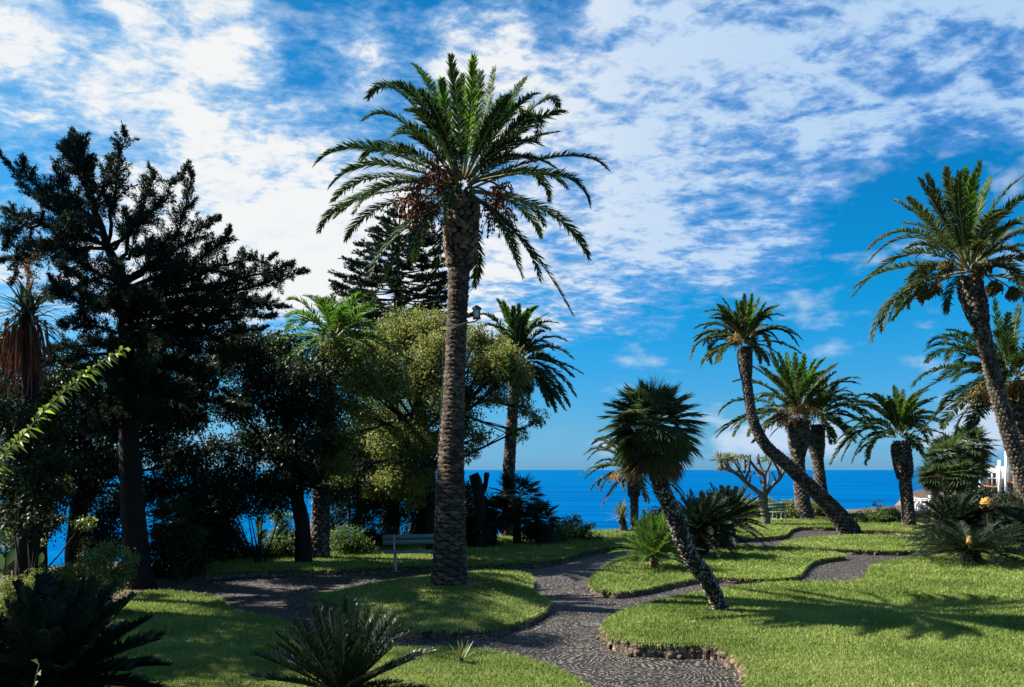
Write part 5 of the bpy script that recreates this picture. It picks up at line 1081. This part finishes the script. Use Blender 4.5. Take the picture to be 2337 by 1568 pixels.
# ------------------------------------------------------------------ dragon tree
def dragon():
    Y0 = 36; b = A((1747 - CX) / F * Y0, Y0, .1); root = thing('dragon_tree', 'dragon tree with bare pale candelabra branches against the sea', 'tree', b)
    mt = MB(); ml = MB()
    def Q(x, y, dy=0): return P(1700 / 1.0613 + x * .1815, 1060 / 1.0613 + y * .1815, Y0 + dy)
    def limb(pts, r, dy): tube(mt, spline([Q(x, y, dy * (.2 + .8 * k / max(len(pts) - 1, 1)) if k else 0) for k, (x, y) in enumerate(pts)], 10), np.linspace(r[0], r[1], 10), 9, 0, jit=.05)
    tube(mt, spline([b - A(0, 0, .2), Q(800, 1000), Q(775, 850), Q(775, 740)], 12), [.27, .25, .23, .22, .21, .2, .2, .2, .2, .2, .21, .2], 12, 0, jit=.04)
    L_ = [([(775, 740), (650, 640), (540, 550), (430, 450), (330, 410), (265, 380)], (.14, .07), .3), ([(775, 740), (785, 600), (785, 480), (720, 430), (640, 340), (570, 230)], (.14, .06), -.2), ([(785, 740), (880, 610), (980, 520), (1040, 410), (1090, 300), (1085, 240)], (.13, .05), .2),
          ([(540, 550), (590, 420), (600, 340), (610, 210)], (.08, .05), -.3), ([(540, 540), (470, 400), (410, 300), (390, 270)], (.08, .05), .4), ([(785, 480), (740, 380), (715, 280), (710, 210)], (.09, .05), .3), ([(785, 480), (850, 350), (880, 250), (875, 190)], (.09, .05), -.3),
          ([(980, 520), (960, 400), (910, 320), (890, 260)], (.08, .05), -.4), ([(980, 500), (990, 380), (985, 340)], (.07, .05), .5), ([(430, 450), (350, 380), (320, 300), (330, 260)], (.07, .05), -.5), ([(430, 450), (480, 380), (440, 290)], (.06, .045), .6), ([(600, 560), (610, 470), (600, 380)], (.06, .045), .5), ([(830, 600), (840, 480), (830, 400)], (.07, .05), .6),
          ([(760, 600), (730, 510), (690, 440), (640, 460)], (.05, .04), .5), ([(330, 410), (300, 330), (280, 270)], (.06, .04), .2), ([(700, 330), (690, 270), (685, 240)], (.06, .04), .4), ([(940, 560), (900, 470), (870, 420)], (.05, .04), -.6), ([(540, 440), (545, 330), (540, 270)], (.055, .04), -.6), ([(480, 480), (540, 400), (570, 330)], (.05, .04), -.3), ([(265, 380), (240, 330), (225, 290)], (.06, .05), 0)]
    for p, r, dy in L_: limb(p, (r[0] * .85, r[1] * .8), dy)
    mt.build('trunk', M['dragon'], root, smooth=True)
    tips = [(225, 290, 1.0, 0), (300, 265, .6, .2), (335, 255, .6, -.5), (390, 265, .6, .4), (440, 275, .6, .6), (540, 265, .55, -.6), (830, 285, .5, .6), (485, 260, .4, 0), (260, 300, .7, .3), (800, 270, .5, .2), (1090, 300, .45, .2), (1130, 320, .45, .3)]
    for x, y, sc, dy in tips:
        hp = Q(x, y, dy); n = int(60 * sc); d = nrm(rdir(n) + A(0, 0, .5)); add_leaves(ml, np.broadcast_to(hp, (n, 3)).copy(), d, .5 * sc + .08, .045, 0, .15)
    ml.build('crown', M['yucca'], root)
    mb = MB(); p = Q(240, 360); tube(mb, [Q(240, 310), p, Q(240, 430)], [.05, .07, .02], 6)
    k = 40; add_leaves(mb, p + rng.normal(0, .06, (k, 3)), rdir(k) - A(0, 0, .8), .22, .04); mb.build('dry_skirt', M['flower'], root)
dragon()

# ------------------------------------------------------------------ benches
def bench(label, c, rz, w=1.7):
    root = thing('park_bench', label, 'bench', c, 'garden benches'); root.rotation_euler = (0, 0, rz)
    def ob(name, mb, mat):
        o = mb.build(name, mat, loc=A(0, 0, 0)); o.parent = root; return o
    mb = MB()
    for y in (-.2, -.05, .1): box(mb, (0, y, .45), (w, .125, .03))
    ob('seat', mb, M['bench'])
    for z in (.66, .79):
        mb = MB(); box(mb, (0, .235 + (z - .6) * .2, z), (w, .025, .115)); ob('backrest_slat', mb, M['bench'])
    for s in (-1, 1):
        mb = MB(); x = s * (w / 2 - .28)
        tube(mb, spline([A(x, -.24, 0), A(x, -.2, .25), A(x, -.16, .42)], 6), .02, 6); tube(mb, spline([A(x, .3, 0), A(x, .2, .25), A(x, .2, .46), A(x, .25, .66), A(x, .29, .86)], 8), .02, 6)
        tube(mb, [A(x, -.23, .415), A(x, .2, .415)], .018, 6); tube(mb, [A(x, -.22, .12), A(x, .26, .12)], .014, 6); ob('leg_frame', mb, M['iron'])
c = P(955, 1291, 19.6); c[2] = .14; bench('grey slatted bench half hidden by the tallest palm trunk', c, R(14))
c = A((1778 - CX) / F * 37.6, 37.6, .16); bench('small white bench between dragon tree and thick palm trunk', c, R(10), 1.0)

# ------------------------------------------------------------------ hotel, terrace, chairs
Yb = 85.0; hx = lambda px: (px - CX) / F * Yb; hz = lambda py: H - (py - HY) / F * Yb
root = thing('hotel_building', 'white hotel with balconies and terracotta trim behind the fan palms', 'building', A(hx(2330), Yb, -1)); root.rotation_euler = (0, 0, -.57)
x0, x1, x2 = hx(2256), hx(2318), hx(2560)
mb = MB(); box(mb, ((x0 + x1) / 2, Yb + 2.75, (hz(1064) - 3) / 2), (x1 - x0, 2.5, hz(1064) + 3)); box(mb, ((x1 + x2) / 2, Yb + 5, (hz(996) - 3) / 2), (x2 - x1 + .02, 8, hz(996) + 3)); mb.build('wall', M['hotel_wall'], root)
mb = MB(); g0, g1 = hx(2326), hx(2560); zt, za = hz(996), hz(962)
mb.add([[g0 - .3, Yb + .6, zt], [g1, Yb + .6, zt], [g1, Yb + 9.4, zt], [g0 - .3, Yb + 9.4, zt], [g0 + 1.2, Yb + 5, za], [g1, Yb + 5, za]], [[0, 1, 5, 4], [2, 3, 4, 5], [1, 2, 5, 5], [0, 3, 2, 1]][:2] + [[0, 3, 2, 1]]); mb.add([[g0 - .3, Yb + .6, zt], [g0 - .3, Yb + 9.4, zt], [g0 + 1.2, Yb + 5, za]], [[0, 2, 1]])
mb.build('roof', M['terra'], root)
for (a, b_, top, bot) in [(2246, 2292, 1076, 1110), (2298, 2345, 1066, 1100), (2304, 2400, 1022, 1048), (2348, 2420, 1066, 1100)]:
    xa, xb = hx(a), hx(b_); zb, zt_ = hz(bot), hz(top); f = Yb + .3
    mb = MB(); box(mb, ((xa + xb) / 2, f + .55, zb - .09), (xb - xa + .2, 1.5, .18), 0); bal = mb.build('balcony', M['terra'], root)
    mr = MB(); n_ = int((xb - xa) / .42)
    for k in range(n_ + 1): box(mr, (xa + (xb - xa) * k / n_, f - .1, (zb + zt_) / 2), (.09, .06, zt_ - zb))
    for z in (zt_, (zb + zt_) / 2 + .05): box(mr, ((xa + xb) / 2, f - .1, z), (xb - xa + .1, .1, .09))
    r_ = mr.build('railing', M['white'], root)
    mg = MB(); box(mg, ((xa + xb) / 2, Yb + 1.15 if a < 2296 else Yb + .98, zb + .75), (xb - xa - .7, .3 if a < 2296 else .1, 1.4)); mg.build('window_recess_shade', M['dglass'], root)  # dark glass widened across the bay to stand in for recess shade
mb = MB()
for px in (2250, 2288, 2301, 2346): box(mb, (hx(px), Yb + .04, (hz(1022 if px > 2300 else 1050) - 1) / 2), (.26, .16, hz(1022 if px > 2300 else 1050) + 1))
mb.build('columns', M['white'], root)
# low earth-coloured retaining wall and white terrace furniture by the sea
mb = MB(); q = 0
for k in range(60):
    x = 16.2 + k * .13 * 1.6; stone(mb, A(x, 38.9 + k * .02, .1), A(1, .05), (.24, .26, .34)); stone(mb, A(x + .08, 38.95 + k * .02, .36), A(1, .05), (.22, .22, .22))
o = mb.build('stone_wall', M['stone'], loc=A(16, 39, 0)); tag(o, 'low brown stone wall below the white terrace furniture', 'wall')
def chair(label, c, rz):
    root = thing('garden_chair', label, 'chair', c, 'white terrace chairs'); root.rotation_euler = (0, 0, rz)
    def ob(name, mb): o = mb.build(name, M['white'], loc=A(0, 0, 0)); o.parent = root
    mb = MB(); box(mb, (0, 0, .43), (.48, .48, .04)); ob('seat', mb)
    mb = MB()
    for k in range(5): box(mb, (-.2 + k * .1, .25, .68), (.06, .03, .42))
    box(mb, (0, .255, .9), (.5, .04, .06)); ob('backrest', mb)
    for sx in (-1, 1):
        for sy in (-1, 1): mb = MB(); box(mb, (sx * .21, sy * .21, .205), (.045, .045, .41)); ob('leg', mb)
        mb = MB(); box(mb, (sx * .25, 0, .64), (.05, .5, .04)); box(mb, (sx * .25, -.22, .53), (.045, .045, .18)); ob('armrest', mb)
zc = .0
for k, (px, rz, lab) in enumerate([(2092, .5, 'white terrace chair nearest the short thick palm'), (2113, -2.2, 'white terrace chair in the middle of the furniture'), (2130, 2.6, 'white terrace chair closest to the hotel')]):
    chair(lab, A((px - CX) / F * 46, 46, .18), rz)
root = thing('terrace_table', 'white terrace table among the chairs by the sea', 'table', A((2103 - CX) / F * 46.5, 46.5, .18))
mb = MB(); tube(mb, [A(root.location.x, 46.5, .88), A(root.location.x, 46.5, .92)], .5, 20); mb.build('table_top', M['white'], root)
for s in range(4): mb = MB(); a = s * 1.571 + .78; box(mb, (root.location.x + .3 * math.cos(a), 46.5 + .3 * math.sin(a), .52), (.05, .05, .7)); mb.build('leg', M['white'], root)
mb = MB(); box(mb, (20, 46.6, .08), (9, 4, .2)); o = mb.build('terrace', M['stone'], loc=A(20, 46, 0)); tag(o, kind='structure')

# ------------------------------------------------------------------ near sprigs catching the sun
def sprig(label, stem, Y, n, size, droop=0.25, r=.012, tipsize=1.0):
    pts = spline([P(x, y, Y) if not isinstance(x, str) else A(y[0], y[1], y[2]) for x, y in stem], 40)
    root = thing('leafy_branch', label, 'branch', pts[0], 'sunlit sprigs'); mb = MB(); tube(mb, pts, np.linspace(r, .003, 40), 5, 0); mb.build('stem', M['bark_tan'], root)
    ml = MB(); t = np.linspace(.12, 1, n); t = np.clip(t + rnd(-.2, .2, n) / n, 0, 1); k = (t * 39).astype(int); c = np.stack([np.interp(t * 39, np.arange(40), pts[:, j]) for j in range(3)], -1); tn = nrm(np.gradient(pts, axis=0))[k]
    az = np.arange(n) * 2.4; s = nrm(np.cross(tn, A(0, -1, .2))); nn = np.cross(s, tn); d = tn * .55 + s * np.cos(az)[:, None] + nn * np.sin(az)[:, None] * .8 + A(0, 0, .15)
    L_ = size * rnd(.7, 1.15, n) * (1.0 - .35 * t); add_leaves(ml, c, d + .25 * rdir(n), L_, L_ * rnd(.26, .44, n), 0, droop * rnd(.3, 2.2, n), face=A(.1, -.7, .7)); ml.build('leaves', M['lime_leaf'], root)
sprig('bright green leafy branch arching up from the left edge', [('w', (-3.35, 4.7, 0)), ('w', (-3.3, 4.7, 1.3)), (-20, 1110), (60, 985), (150, 890), (225, 830), (285, 795)], 4.7, 360, .098, r=.008)
sprig('small bright sprig poking up at the bottom left corner', [('w', (-3.0, 5.0, 0)), (70, 1640), (76, 1580), (82, 1545), (90, 1515)], 5.0, 18, .15, .35)
